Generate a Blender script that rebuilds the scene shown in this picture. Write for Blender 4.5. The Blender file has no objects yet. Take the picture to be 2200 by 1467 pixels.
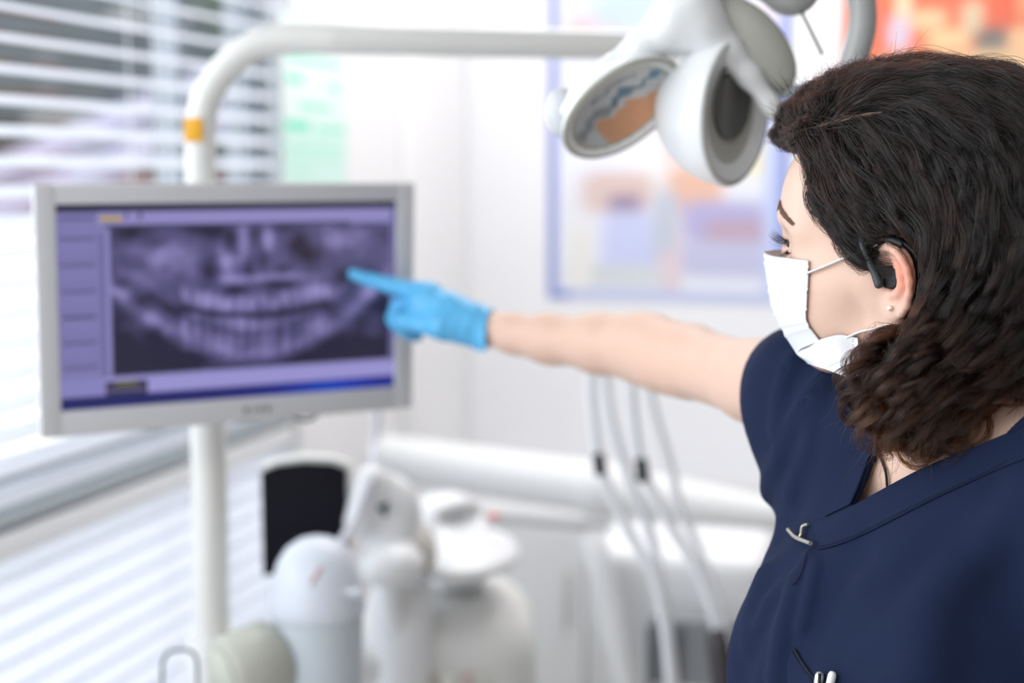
import bpy, bmesh, math
import numpy as np
from mathutils import Vector, Matrix, noise as mnoise
rng = np.random.default_rng(7)
C = bpy.context.scene.collection
PI = math.pi
# ------------------------------------------------------------------ camera, world, lights, exposure
FPX = 3056.0; CZ = 1.5; PITCH = math.atan((733.5-364)/FPX)
sc = bpy.context.scene
cam_d = bpy.data.cameras.new('camera'); cam = bpy.data.objects.new('camera', cam_d); C.objects.link(cam)
cam.location = (0, 0, CZ); cam.rotation_euler = (PI/2-PITCH, 0, 0)
cam_d.sensor_width = 36; cam_d.lens = 36*FPX/2200; cam_d.clip_start = 0.02
cam_d.dof.use_dof = True; cam_d.dof.focus_distance = 1.10; cam_d.dof.aperture_fstop = 50/21
sc.camera = cam
sc.view_settings.view_transform = 'Standard'; sc.view_settings.look = 'None'
sc.view_settings.gamma = 1; sc.view_settings.exposure = 0.07; sc.view_settings.use_curve_mapping = False
sc.cycles.use_denoising = True
sc.cycles.use_adaptive_sampling = True; sc.cycles.adaptive_threshold = .02
sc.cycles.max_bounces = 7; sc.cycles.diffuse_bounces = 4; sc.cycles.glossy_bounces = 3; sc.cycles.transmission_bounces = 6
sc.cycles.sample_clamp_indirect = 6
W = bpy.data.worlds.new('overcast_sky'); sc.world = W; W.use_nodes = True
W.node_tree.nodes['Background'].inputs[0].default_value = (0.93, 0.965, 1, 1)
W.node_tree.nodes['Background'].inputs[1].default_value = 3.0

def lin(c):
    c = np.array(c, float)/255.0
    return tuple(np.where(c <= .04045, c/12.92, ((c+.055)/1.055)**2.4))
def ray(px, py):
    x = (px-1100)/FPX; u = -(py-733.5)/FPX
    c, s = math.cos(PITCH), math.sin(PITCH)
    return np.array([x, c+u*s, -s+u*c])
def at(px, py, Y):
    """world point on the ray of a photo pixel at the distance Y in front of the camera"""
    d = ray(px, py); return np.array([0, 0, CZ])+d*(Y/d[1])
def hitplane(px, py, P0, n):
    d = ray(px, py); o = np.array([0, 0, CZ]); n = np.array(n, float)
    return o+d*(np.dot(np.array(P0)-o, n)/np.dot(d, n))
def proj(P):
    P = np.atleast_2d(P)-[0, 0, CZ]; c, s = math.cos(PITCH), math.sin(PITCH)
    d = P[:, 1]*c-P[:, 2]*s; u = P[:, 1]*s+P[:, 2]*c
    return np.c_[1100+FPX*P[:, 0]/d, 733.5-FPX*u/d]

def area(name, loc, target, size, sy, power, col):
    l = bpy.data.lights.new(name, 'AREA'); l.shape = 'RECTANGLE'; l.size = size; l.size_y = sy; l.energy = power; l.color = col
    o = bpy.data.objects.new(name, l); C.objects.link(o); o.location = loc
    o.rotation_euler = (Vector(target)-Vector(loc)).to_track_quat('-Z', 'Y').to_euler(); return o
area('daylight_at_left_window', (-.98, 1.02, 1.45), (0.5, 1.45, 1.05), 1.7, 1.8, 15, (0.95, 0.975, 1))
area('fill_light_back_wall', (0.35, 2.9, 2.6), (0.35, 2.9, 0), 1.3, 0.8, 24, (1, 0.99, 0.98))  # added fill to brighten the back wall, not a real fixture
area('fill_light_rear', (-0.1, -.1, 2.6), (-0.1, .2, 0), 1.3, 0.8, 13, (1, 0.98, 0.96))  # unseen fill added above the camera, no real panel there

# ------------------------------------------------------------------ helpers
def tag(o, label=None, cat=None, group=None, kind=None):
    if label: o['label'] = label
    if cat: o['category'] = cat
    if group: o['group'] = group
    if kind: o['kind'] = kind
    return o
def empty(name, loc=(0, 0, 0)):
    o = bpy.data.objects.new(name, None); C.objects.link(o); o.location = loc; o.empty_display_size = .02; return o
MATS = {}
def mat(name, rgb=(200, 200, 200), rough=.5, metal=0, spec=.5, emit=None, emit_s=1, attr=None, sss=0, coat=0, bump=0, bscale=200, sheen=0, var=0, vscale=8, trans=0, alpha=1):
    if name in MATS: return MATS[name]
    m = bpy.data.materials.new(name); m.use_nodes = True; nt = m.node_tree; b = nt.nodes['Principled BSDF']
    b.inputs['Base Color'].default_value = (*lin(rgb), 1); b.inputs['Roughness'].default_value = rough
    b.inputs['Metallic'].default_value = metal; b.inputs['Specular IOR Level'].default_value = spec
    b.inputs['Coat Weight'].default_value = coat; b.inputs['Sheen Weight'].default_value = sheen
    b.inputs['Transmission Weight'].default_value = trans; b.inputs['Alpha'].default_value = alpha
    if sss:
        b.inputs['Subsurface Weight'].default_value = sss; b.inputs['Subsurface Radius'].default_value = (1, .35, .2); b.inputs['Subsurface Scale'].default_value = .008
    src = None
    if attr:
        a = nt.nodes.new('ShaderNodeAttribute'); a.attribute_name = attr; src = a.outputs['Color']
    if var:
        n = nt.nodes.new('ShaderNodeTexNoise'); n.inputs['Scale'].default_value = vscale; n.inputs['Detail'].default_value = 4
        tc = nt.nodes.new('ShaderNodeTexCoord'); nt.links.new(tc.outputs['Object'], n.inputs['Vector'])
        h = nt.nodes.new('ShaderNodeHueSaturation')
        mr = nt.nodes.new('ShaderNodeMapRange'); mr.inputs[3].default_value = 1-var; mr.inputs[4].default_value = 1+var
        nt.links.new(n.outputs['Fac'], mr.inputs[0]); nt.links.new(mr.outputs[0], h.inputs['Value'])
        if src: nt.links.new(src, h.inputs['Color'])
        else: h.inputs['Color'].default_value = (*lin(rgb), 1)
        src = h.outputs['Color']
    if emit is not None:
        b.inputs['Emission Strength'].default_value = emit_s
        if emit == 'attr': nt.links.new(src, b.inputs['Emission Color']); b.inputs['Base Color'].default_value = (.01, .01, .012, 1)
        else: b.inputs['Emission Color'].default_value = (*lin(emit), 1)
    elif src: nt.links.new(src, b.inputs['Base Color'])
    if bump:
        n = nt.nodes.new('ShaderNodeTexNoise'); n.inputs['Scale'].default_value = bscale; n.inputs['Detail'].default_value = 3
        tc = nt.nodes.new('ShaderNodeTexCoord'); nt.links.new(tc.outputs['Object'], n.inputs['Vector'])
        bp = nt.nodes.new('ShaderNodeBump'); bp.inputs['Strength'].default_value = bump; bp.inputs['Distance'].default_value = .001
        nt.links.new(n.outputs['Fac'], bp.inputs['Height']); nt.links.new(bp.outputs['Normal'], b.inputs['Normal'])
    MATS[name] = m; return m

def mesh_obj(name, V, Fc, m=None, parent=None, smooth=True, col=None, attr='col'):
    me = bpy.data.meshes.new(name); V = np.asarray(V, dtype=np.float32); Fc = np.asarray(Fc) if not isinstance(Fc, list) else Fc
    if isinstance(Fc, np.ndarray) and Fc.ndim == 2:
        nf, k = Fc.shape
        me.vertices.add(len(V)); me.vertices.foreach_set('co', V.ravel())
        me.loops.add(nf*k); me.loops.foreach_set('vertex_index', Fc.ravel().astype(np.int32))
        me.polygons.add(nf); me.polygons.foreach_set('loop_start', (np.arange(nf)*k).astype(np.int32))
        me.update(calc_edges=True); me.validate()
    else:
        me.from_pydata([tuple(map(float, v)) for v in V], [], [tuple(int(i) for i in f) for f in Fc]); me.update()
    if smooth: me.polygons.foreach_set('use_smooth', np.ones(len(me.polygons), bool))
    if col is not None:
        a = me.color_attributes.new(attr, 'FLOAT_COLOR', 'POINT'); c4 = np.ones((len(V), 4), np.float32); c4[:, :3] = col; a.data.foreach_set('color', c4.ravel())
    if m: me.materials.append(m)
    o = bpy.data.objects.new(name, me); C.objects.link(o)
    if parent is not None:
        o.parent = parent
        o.matrix_parent_inverse = parent.matrix_basis.inverted()
    return o

def box_vf(c, s, R=None, bev=0):
    bm = bmesh.new(); bmesh.ops.create_cube(bm, size=1)
    for v in bm.verts: v.co = Vector((v.co.x*s[0], v.co.y*s[1], v.co.z*s[2]))
    if bev: bmesh.ops.bevel(bm, geom=bm.edges[:], offset=bev, segments=3, affect='EDGES', profile=.5)
    V = np.array([v.co[:] for v in bm.verts]); F_ = [[v.index for v in f.verts] for f in bm.faces]; bm.free()
    if R is not None: V = V@np.array(R).T
    return V+np.array(c), F_
def join(parts):
    V = []; F_ = []; n = 0
    for v, f in parts:
        V.append(np.asarray(v, float)); F_ += [[int(i)+n for i in q] for q in f]; n += len(v)
    return np.concatenate(V), F_
def flatsh(o, ang=35):
    me = o.data
    try: me.set_sharp_from_angle(angle=math.radians(ang))
    except Exception: pass
    return o
def box(name, c, s, m, parent=None, R=None, bev=0):
    V, F_ = box_vf(c, s, R, bev); return flatsh(mesh_obj(name, V, F_, m, parent))
def spline(P, n):
    P = np.asarray(P, float); k = len(P)
    if k == 2: return P[0]+(P[1]-P[0])*np.linspace(0, 1, n)[:, None]
    d = np.r_[0, np.cumsum(np.sqrt(np.linalg.norm(np.diff(P[:, :3], axis=0), axis=1))+1e-9)]
    t = np.linspace(0, d[-1], n); out = np.zeros((n, P.shape[1]))
    m = np.zeros_like(P)
    m[1:-1] = (P[2:]-P[:-2])/(d[2:]-d[:-2])[:, None]; m[0] = (P[1]-P[0])/(d[1]-d[0]); m[-1] = (P[-1]-P[-2])/(d[-1]-d[-2])
    i = np.clip(np.searchsorted(d, t, side='right')-1, 0, k-2); h = (d[i+1]-d[i])[:, None]; u = ((t-d[i])[:, None])/h
    return (2*u**3-3*u**2+1)*P[i]+(u**3-2*u**2+u)*h*m[i]+(-2*u**3+3*u**2)*P[i+1]+(u**3-u**2)*h*m[i+1]
def tube_vf(P, r, seg=12, cap=True, flat=1.0, up=None):
    """swept round (or flattened) tube along the points; r a number or one per point"""
    P = np.asarray(P, float); n = len(P); r = np.broadcast_to(np.asarray(r, float), (n,))
    T = np.gradient(P, axis=0); T /= np.linalg.norm(T, axis=1)[:, None]+1e-12
    a = np.array(up if up is not None else ([0, 0, 1] if abs(T[0, 2]) < .9 else [1, 0, 0]), float)
    N = np.zeros_like(P); cur = a-T[0]*np.dot(a, T[0]); cur /= np.linalg.norm(cur)
    for i in range(n):
        cur = cur-T[i]*np.dot(cur, T[i]); cur /= np.linalg.norm(cur)+1e-12; N[i] = cur
    B = np.cross(T, N); th = np.arange(seg)*2*PI/seg
    V = (P[:, None]+r[:, None, None]*(np.cos(th)[None, :, None]*N[:, None]*flat+np.sin(th)[None, :, None]*B[:, None])).reshape(-1, 3)
    F_ = [[i*seg+j, i*seg+(j+1) % seg, (i+1)*seg+(j+1) % seg, (i+1)*seg+j] for i in range(n-1) for j in range(seg)]
    if cap: F_ += [list(range(seg))[::-1], [(n-1)*seg+j for j in range(seg)]]
    return V, F_
def tube(name, P, r, m, parent=None, seg=16, n=None, flat=1.0, up=None):
    if n: P = spline(P, n)
    V, F_ = tube_vf(P, r, seg, True, flat, up); return flatsh(mesh_obj(name, V, F_, m, parent), 60)
def lathe_vf(prof, c, seg=48, axis=(0, 0, 1)):
    V = []; q = Vector((0, 0, 1)).rotation_difference(Vector(axis)).to_matrix()
    th = np.arange(seg)*2*PI/seg
    for r, z in prof:
        for t in th: V.append(q@Vector((r*math.cos(t), r*math.sin(t), z)))
    n = len(prof); V = np.array([v[:] for v in V])+np.array(c)
    F_ = [[i*seg+j, i*seg+(j+1) % seg, (i+1)*seg+(j+1) % seg, (i+1)*seg+j] for i in range(n-1) for j in range(seg)]
    F_ += [list(range(seg))[::-1], [(n-1)*seg+j for j in range(seg)]]
    return V, F_
def lathe(name, prof, c, m, parent=None, seg=48, axis=(0, 0, 1)):
    V, F_ = lathe_vf(prof, c, seg, axis); return flatsh(mesh_obj(name, V, F_, m, parent), 40)
def grid_obj(name, P, m, parent=None, col=None, thick=0, attr='col'):
    """P (nu,nv,3) points of a sheet; thick>0 gives it a back and rims"""
    nu, nv = P.shape[:2]; V = P.reshape(-1, 3); idx = np.arange(nu*nv).reshape(nu, nv)
    F_ = np.stack([idx[:-1, :-1], idx[1:, :-1], idx[1:, 1:], idx[:-1, 1:]], -1).reshape(-1, 4)
    if thick:
        gu = np.gradient(P, axis=0); gv = np.gradient(P, axis=1); N = np.cross(gu, gv); N /= np.linalg.norm(N, axis=2)[..., None]+1e-12
        V2 = (P-N*thick).reshape(-1, 3); k = nu*nv
        loop = np.r_[idx[:, 0], idx[-1, 1:], idx[-2::-1, -1], idx[0, -2:0:-1]]; l2 = np.roll(loop, -1)
        rim = np.stack([loop, loop+k, l2+k, l2], -1)
        F_ = np.r_[F_, F_[:, ::-1]+k, rim[:, ::-1]]; V = np.r_[V, V2]
        if col is not None: col = np.r_[col, col]
    return mesh_obj(name, V, F_, m, parent, True, col, attr)

# ------------------------------------------------------------------ signed distance modelling
def snet(f, xs, ys, zs, B=16, slack=1.25):
    """surface net of f(P)=0 on a rectilinear grid, only in the blocks the surface passes"""
    ax = [np.asarray(a, np.float64) for a in (xs, ys, zs)]; n = [len(a)-1 for a in ax]
    nb = [(k+B-1)//B for k in n]
    for q in range(3):
        need = nb[q]*B+1
        if len(ax[q]) < need:
            step = ax[q][-1]-ax[q][-2]; ax[q] = np.r_[ax[q], ax[q][-1]+step*np.arange(1, need-len(ax[q])+1)]
    bi = np.stack(np.meshgrid(*[np.arange(k) for k in nb], indexing='ij'), -1).reshape(-1, 3)
    lo = np.stack([ax[q][bi[:, q]*B] for q in range(3)], 1); hi = np.stack([ax[q][(bi[:, q]+1)*B] for q in range(3)], 1)
    c = (lo+hi)/2; R = np.linalg.norm(hi-lo, axis=1)/2
    act = np.abs(f(c)) < R*slack; bi = bi[act]
    N1 = np.array([len(a)+2 for a in ax], np.int64); keyf = lambda I: (I[..., 0]*N1[1]+I[..., 1])*N1[2]+I[..., 2]
    keys = []; pos = []; quads = []
    g = np.stack(np.meshgrid(*[np.arange(B+1)]*3, indexing='ij'), -1)
    off = np.array([(i, j, k) for i in (0, 1) for j in (0, 1) for k in (0, 1)])
    edges = [(a, b) for a in range(8) for b in range(a+1, 8) if np.abs(off[a]-off[b]).sum() == 1]
    for s in range(0, len(bi), 48):
        I = bi[s:s+48, None, None, None, :]*B+g[None]
        P = np.stack([ax[q][I[..., q]] for q in range(3)], -1)
        D = f(P.reshape(-1, 3)).reshape(I.shape[:-1]).astype(np.float64)
        S = D < 0
        cs = sum(S[:, o[0]:B+o[0], o[1]:B+o[1], o[2]:B+o[2]].astype(np.int8) for o in off)
        m = np.argwhere((cs > 0) & (cs < 8))
        if len(m) == 0: continue
        acc = np.zeros((len(m), 3)); cnt = np.zeros(len(m))
        for a, b in edges:
            A = (m[:, 0],)+tuple(m[:, 1+q]+off[a][q] for q in range(3)); Bx = (m[:, 0],)+tuple(m[:, 1+q]+off[b][q] for q in range(3))
            da, db = D[A], D[Bx]; ch = (da < 0) != (db < 0); t = np.where(ch, da/np.where(ch, da-db, 1), 0)[:, None]
            acc += np.where(ch[:, None], P[A]*(1-t)+P[Bx]*t, 0); cnt += ch
        keys.append(keyf(I[m[:, 0], m[:, 1], m[:, 2], m[:, 3]])); pos.append(acc/cnt[:, None])
        for q in range(3):
            sl0 = [slice(None)]+[slice(0, B)]*3; sl1 = list(sl0); sl1[1+q] = slice(1, B+1)
            ch = S[tuple(sl0)] != S[tuple(sl1)]; e = np.argwhere(ch)
            if len(e) == 0: continue
            G = I[e[:, 0], e[:, 1], e[:, 2], e[:, 3]]; ins = S[tuple(sl0)][ch]
            u = np.zeros(3, int); v = np.zeros(3, int); u[(q+1) % 3] = 1; v[(q+2) % 3] = 1
            Q = np.stack([keyf(G), keyf(G-u), keyf(G-u-v), keyf(G-v)], 1)
            Q[~ins] = Q[~ins][:, ::-1]; ok = (G[:, (q+1) % 3] > 0) & (G[:, (q+2) % 3] > 0); quads.append(Q[ok])
    keys = np.concatenate(keys); pos = np.concatenate(pos); quads = np.concatenate(quads)
    keys, ui = np.unique(keys, return_index=True); pos = pos[ui]
    qi = np.clip(np.searchsorted(keys, quads), 0, len(keys)-1); ok = (keys[qi] == quads).all(1)
    return pos, qi[ok][:, ::-1]
def smin(a, b, k):
    h = np.maximum(k-np.abs(a-b), 0)/k; return np.minimum(a, b)-h*h*k*.25
def smax(a, b, k): return -smin(-a, -b, k)
def s_ell(P, c, r):
    q = (P-np.array(c))/np.array(r); k0 = np.linalg.norm(q, axis=1); k1 = np.linalg.norm(q/np.array(r), axis=1)
    return np.where(k0 < 1e-6, -min(r), k0*(k0-1)/np.maximum(k1, 1e-9))
def s_cap(P, a, b, ra, rb=None):
    a = np.array(a, float); b = np.array(b, float); rb = ra if rb is None else rb
    ab = b-a; t = np.clip((P-a)@ab/np.dot(ab, ab), 0, 1); return np.linalg.norm(P-a-t[:, None]*ab, axis=1)-(ra+(rb-ra)*t)
def s_chain(P, pts, k=.004):
    """pts: (x,y,z,r) tapering chain"""
    d = None
    for a, b in zip(pts[:-1], pts[1:]):
        e = s_cap(P, a[:3], b[:3], a[3], b[3]); d = e if d is None else smin(d, e, k)
    return d
def s_box(P, c, h, r=0):
    q = np.abs(P-np.array(c))-np.array(h)+r; return np.linalg.norm(np.maximum(q, 0), axis=1)+np.minimum(q.max(1), 0)-r
def near(P, c, R, fn):
    """evaluate fn only inside a ball; outside give a safe lower bound"""
    d = np.linalg.norm(P-np.array(c), axis=1); m = d < R; out = (d-R*.8).astype(np.float64); out[~m] = np.maximum(out[~m], R*.15)
    if m.any(): out[m] = fn(P[m])
    return out
def march(f, px, py, t0=.6, t1=2.6, dirs=None):
    """first hit of camera rays through photo pixels with the surface f=0 -> world points (nan where none)"""
    D = np.array([ray(a, b) for a, b in zip(np.atleast_1d(px), np.atleast_1d(py))]); D /= np.linalg.norm(D, axis=1)[:, None]
    t = np.full(len(D), t0); o = np.array([0, 0, CZ])
    for _ in range(140):
        d = f(o+D*t[:, None]); t = t+np.maximum(d, -.01)*.7
        t = np.minimum(t, t1+.1)
    P = o+D*t[:, None]; P[t > t1] = np.nan; return P
def grad(f, P, e=.0008):
    G = np.stack([f(P+np.eye(3)[i]*e)-f(P-np.eye(3)[i]*e) for i in range(3)], 1); return G/(np.linalg.norm(G, axis=1)[:, None]+1e-12)
def axgrid(lo, hi, h, fine=None, hf=None):
    """axis samples with step h, and a finer step hf between the bounds in fine"""
    if fine is None: return np.arange(lo, hi+h, h)
    a = [np.arange(lo, fine[0], h), np.arange(fine[0], fine[1], hf), np.arange(fine[1], hi+h, h)]
    return np.concatenate(a)
# ------------------------------------------------------------------ the room
wd = np.array([.299, .954, 0]); wd /= np.linalg.norm(wd); wn = np.array([wd[1], -wd[0], 0])      # window wall: along, into the room
W0 = np.array([-.756, 2.1, 0])
CORN = W0+wd*1.925; be = wn.copy(); bn = -wd                                                     # back wall: along, into the room
RW = np.array([[wd[0], wn[0], 0], [wd[1], wn[1], 0], [0, 0, 1]])                                  # columns: along wall, off wall, up
RB = np.array([[be[0], bn[0], 0], [be[1], bn[1], 0], [0, 0, 1]])
def wl(t, off, z): return W0+wd*t+wn*off+np.array([0, 0, z])
def bl(s, off, z): return CORN+be*s+bn*off+np.array([0, 0, z])
def wbox(t0, t1, o0, o1, z0, z1, bev=0): return box_vf(wl((t0+t1)/2, (o0+o1)/2, (z0+z1)/2), (t1-t0, o1-o0, z1-z0), RW, bev)
def bbox(s0, s1, o0, o1, z0, z1, bev=0): return box_vf(bl((s0+s1)/2, (o0+o1)/2, (z0+z1)/2), (s1-s0, o1-o0, z1-z0), RB, bev)
def st(name, vf, m): return tag(flatsh(mesh_obj(name, vf[0], vf[1], m)), kind='structure')
m_wall = mat('white_wall_paint', (238, 238, 241), .6, bump=.05, bscale=90)
m_wwall = mat('window_wall_paint', (243, 243, 244), .6, bump=.05, bscale=90)
m_floor = mat('pale_vinyl_floor', (205, 204, 200), .35, var=.03, vscale=6)
m_ceil = mat('white_ceiling_paint', (240, 240, 240), .8, bump=.05)
T0, T1 = -2.4, .93       # window opening along the wall
st('wall_left', join([wbox(T1, 1.925+.1, -.12, .03, 0, 2.62), wbox(T0-.3, T1, -.12, .03, 0, .12), wbox(T0-.3, T1, -.12, .03, 2.35, 2.62), wbox(T0-.3, T0, -.12, .03, .12, 2.35)]), m_wwall)
st('wall_back', bbox(-.1, 3.4, -.12, 0, 0, 2.62), m_wall)
V, F_ = box_vf((.9, 1.9, -.03), (5.6, 6.4, .06)); st('floor', (V, F_), m_floor)
V, F_ = box_vf((.9, 1.9, 2.65), (5.6, 6.4, .06)); st('ceiling', (V, F_), m_ceil)
st('baseboard_back', bbox(0, 3.4, 0, .012, 0, .08), mat('grey_vinyl_base', (190, 190, 190), .5))
# soft light column of the reveal edge beside the corner: a shallow pipe casing on the window wall
st('trim_1', wbox(1.5, 1.92, .03, .06, 0, 2.62, .004), m_wwall)
V, F_ = box_vf((1.36, .9, 1.3), (.08, 4.9, 2.6)); st('wall_right', (V, F_), mat('taupe_wall', (128, 124, 122), .7))
V, F_ = box_vf((-.2, -1.24, 1.3), (3.4, .08, 2.6)); st('wall_behind_camera', (V, F_), mat('warm_white_wall', (214, 212, 208), .7))
# window frame and glass
def t_at(px, off, z=1.7):
    a, b = -2., 2.
    for _ in range(40):
        m_ = (a+b)/2
        if proj(wl(m_, off, z))[0, 0] < px: a = m_
        else: b = m_
    return a
tm0, tm1 = t_at(335, -.10), t_at(383, -.045)
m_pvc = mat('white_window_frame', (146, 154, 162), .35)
fr = []
for a, b in ((T0, T0+.06), (-.9, -.82), (tm0, tm1), (T1-.06, T1)): fr.append(wbox(a, b, -.10, -.045, .12, 2.35, .004))
for a, b in ((.12, .2), (.95, 1.02), (2.27, 2.35)): fr.append(wbox(T0, T1, -.10, -.05, a, b, .004))
win = st('window_1', join(fr), m_pvc)
gm = bpy.data.materials.new('window_glass'); gm.use_nodes = True; nt = gm.node_tree
for n_ in list(nt.nodes): nt.nodes.remove(n_)
g1 = nt.nodes.new('ShaderNodeBsdfTransparent'); g2 = nt.nodes.new('ShaderNodeBsdfGlossy'); g2.inputs['Roughness'].default_value = .02; mx = nt.nodes.new('ShaderNodeMixShader'); ou = nt.nodes.new('ShaderNodeOutputMaterial'); fr_ = nt.nodes.new('ShaderNodeFresnel'); fr_.inputs[0].default_value = 1.3
mth = nt.nodes.new('ShaderNodeMath'); mth.operation = 'MULTIPLY'; mth.inputs[1].default_value = .12; nt.links.new(fr_.outputs[0], mth.inputs[0]); nt.links.new(mth.outputs[0], mx.inputs[0]); nt.links.new(g1.outputs[0], mx.inputs[1]); nt.links.new(g2.outputs[0], mx.inputs[2]); nt.links.new(mx.outputs[0], ou.inputs[0])
V, F_ = wbox(T0, T1, -.075, -.071, .15, 2.33); tag(mesh_obj('window_pane', V, F_, gm, win, False), 'clear glass')
# ------------------------------------------------------------------ blinds (slats are parts)
m_slat = mat('white_slat', (244, 246, 250), .35, spec=.5)
_nt = m_slat.node_tree; _sb = _nt.nodes['Principled BSDF']; _tl = _nt.nodes.new('ShaderNodeBsdfTranslucent'); _tl.inputs[0].default_value = (.93, .95, 1, 1); _mx = _nt.nodes.new('ShaderNodeMixShader'); _mx.inputs[0].default_value = .55
_nt.links.new(_sb.outputs[0], _mx.inputs[1]); _nt.links.new(_tl.outputs[0], _mx.inputs[2]); _nt.links.new(_mx.outputs[0], _nt.nodes['Material Output'].inputs[0])
def slat_vf(t0, t1, z, tilt, w=.05):
    a = np.linspace(-1, 1, 7); c = np.cos(tilt); s = np.sin(tilt); P = []
    for q in a:
        o = q*w/2; h = .0035*(1-q*q)
        P.append((o*c+h*s, -o*s+h*c))
    V = []; 
    for t in (t0, t1):
        for o, h in P: V.append(wl(t, o, z+h))
        for o, h in P: V.append(wl(t, o, z+h-.0006))
    k = 14; F_ = []
    for j in range(6): F_ += [[j, j+1, k+j+1, k+j], [7+j, k+7+j, k+8+j, 8+j]]
    F_ += [[0, k, k+7, 7], [6, 13, k+13, k+6]]
    return np.array(V), F_
def blind(t0, t1, ztop, zbot, pitch, tilt, label, tapes, name='venetian_blind', rail=True):
    r = empty(name, wl((t0+t1)/2, 0, zbot)); tag(r, label, 'window blind')
    V, F_ = wbox(t0, t1, -.022, .022, ztop, ztop+.04, .003); flatsh(mesh_obj('head_rail', V, F_, mat('white_rail', (236, 238, 240), .4), r))
    if rail: V, F_ = wbox(t0, t1, -.024, .024, zbot-.012, zbot+.008, .003); flatsh(mesh_obj('bottom_rail', V, F_, mat('grey_rail', (168, 178, 182), .4), r))
    z = zbot+.03
    while z < ztop-.01:
        V, F_ = slat_vf(t0, t1, z, tilt); mesh_obj('slat', V, F_, m_slat, r); z += pitch
    for t in tapes:
        V, F_ = join([tube_vf(np.array([wl(t, .026, zbot), wl(t, .026, ztop)]), .0012, 6), tube_vf(np.array([wl(t, -.026, zbot), wl(t, -.026, ztop)]), .0012, 6), tube_vf(np.array([wl(t+.03, .027, zbot), wl(t+.03, .027, ztop)]), .0008, 6)])
        mesh_obj('ladder_cord', V, F_, m_slat, r)
    return r
blind(T0+.02, .915, 2.28, .985, .0452, math.radians(20), 'open white venetian blind behind the monitor, its grey bottom rail sloping past the pole', (-1.2, -.35, .40, .85))
blind(T0+.02, .915, .925, .15, .043, math.radians(74), 'nearly closed lower white blind below the grey bottom rail', (-1.2, -.35, .40, .85))
# ------------------------------------------------------------------ outside the window
def outer(name, vf, m, label, cat, kind=None): 
    o = flatsh(mesh_obj(name, vf[0], vf[1], m)); return tag(o, label, cat, kind=kind)
def og(px, Y): return at(px, 364, Y)
st('ground', box_vf((-6, 9, -3.1), (26, 22, .2)), mat('pale_paving', (225, 226, 224), .8, var=.06, vscale=1.5))
hse = empty('neighbour_house', (-2.6, 8.6, -3)); tag(hse, 'grey rendered house with red brick base seen through the blind slats', 'house')
mesh_obj('upper_wall', *box_vf((-3.4, 9.6, 3.2), (7.6, .3, 3.5)), mat('grey_render', (50, 60, 63), .8, var=.3, vscale=1.2), hse, False)
mesh_obj('brick_wall', *box_vf((-3.4, 9.5, 1.28), (7.6, .4, .36)), mat('brick_red', (112, 76, 70), .8, var=.25, vscale=2), hse, False)
mesh_obj('plinth', *box_vf((-3.4, 9.5, -.95), (7.7, .5, 4.1)), mat('cream_render', (232, 226, 216), .8), hse, False)
for k, (x, z) in enumerate([(-3.1, 3.1), (-2.35, 2.75), (-4.1, 2.9), (-2.9, 2.1)]):
    f_ = mesh_obj('window', *box_vf((x, 9.43, z), (.42, .06, .5), bev=.01), mat('dark_window', (44, 54, 58), .15), hse, False)
    mesh_obj('window_sill', *box_vf((x, 9.38, z-.28), (.5, .12, .05)), mat('stone_sill', (150, 152, 152), .7), f_, False)
rf = empty('lean_to_roof', at(150, 364, 6.2)); tag(rf, 'pale lavender slanted roof edge crossing the view behind the blind', 'roof')
for k, (a, b, Y, th) in enumerate([((-330, 520), (600, 120), 6.4, .13), ((-330, 590), (640, 190), 6.25, .10)]):
    A, B = at(*a, Y), at(*b, Y+.6); V, F_ = tube_vf(np.linspace(A, B, 2), th*.7, 4, True, .9); mesh_obj('verge_board', V, F_, mat('lavender_board', (140, 138, 158), .6), rf, False)
def tree(name, c, r, label, seed):
    f0 = lambda P: s_ell(P, c, r)+.09*np.sin(P[:, 0]*9+seed)*np.sin(P[:, 1]*8)*np.sin(P[:, 2]*10+seed)+.05*np.sin(P[:, 0]*21)*np.sin(P[:, 2]*23+seed)
    h = .09; V, F_ = snet(f0, *[axgrid(c[q]-r[q]-.3, c[q]+r[q]+.3, h) for q in range(3)], B=8)
    root = empty(name, (c[0], c[1], -3)); tag(root, label, 'tree', 'trees outside the window')
    mesh_obj('crown', V, F_, mat('dark_foliage', (38, 58, 40), .8, var=.5, vscale=6), root)
    tube('trunk', [(c[0], c[1], -3), (c[0], c[1], c[2])], .12, mat('bark', (70, 70, 64), .9), root)
tree('tree', (-1.25, 7.9, 2.75), (.55, .5, .7), 'dark green tree behind the blind, to the right of the slanted roof edge', 0)
tree('tree', (-3.35, 7.6, 3.05), (.5, .5, .45), 'dark green tree at the top left corner of the window view', 2)
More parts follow.
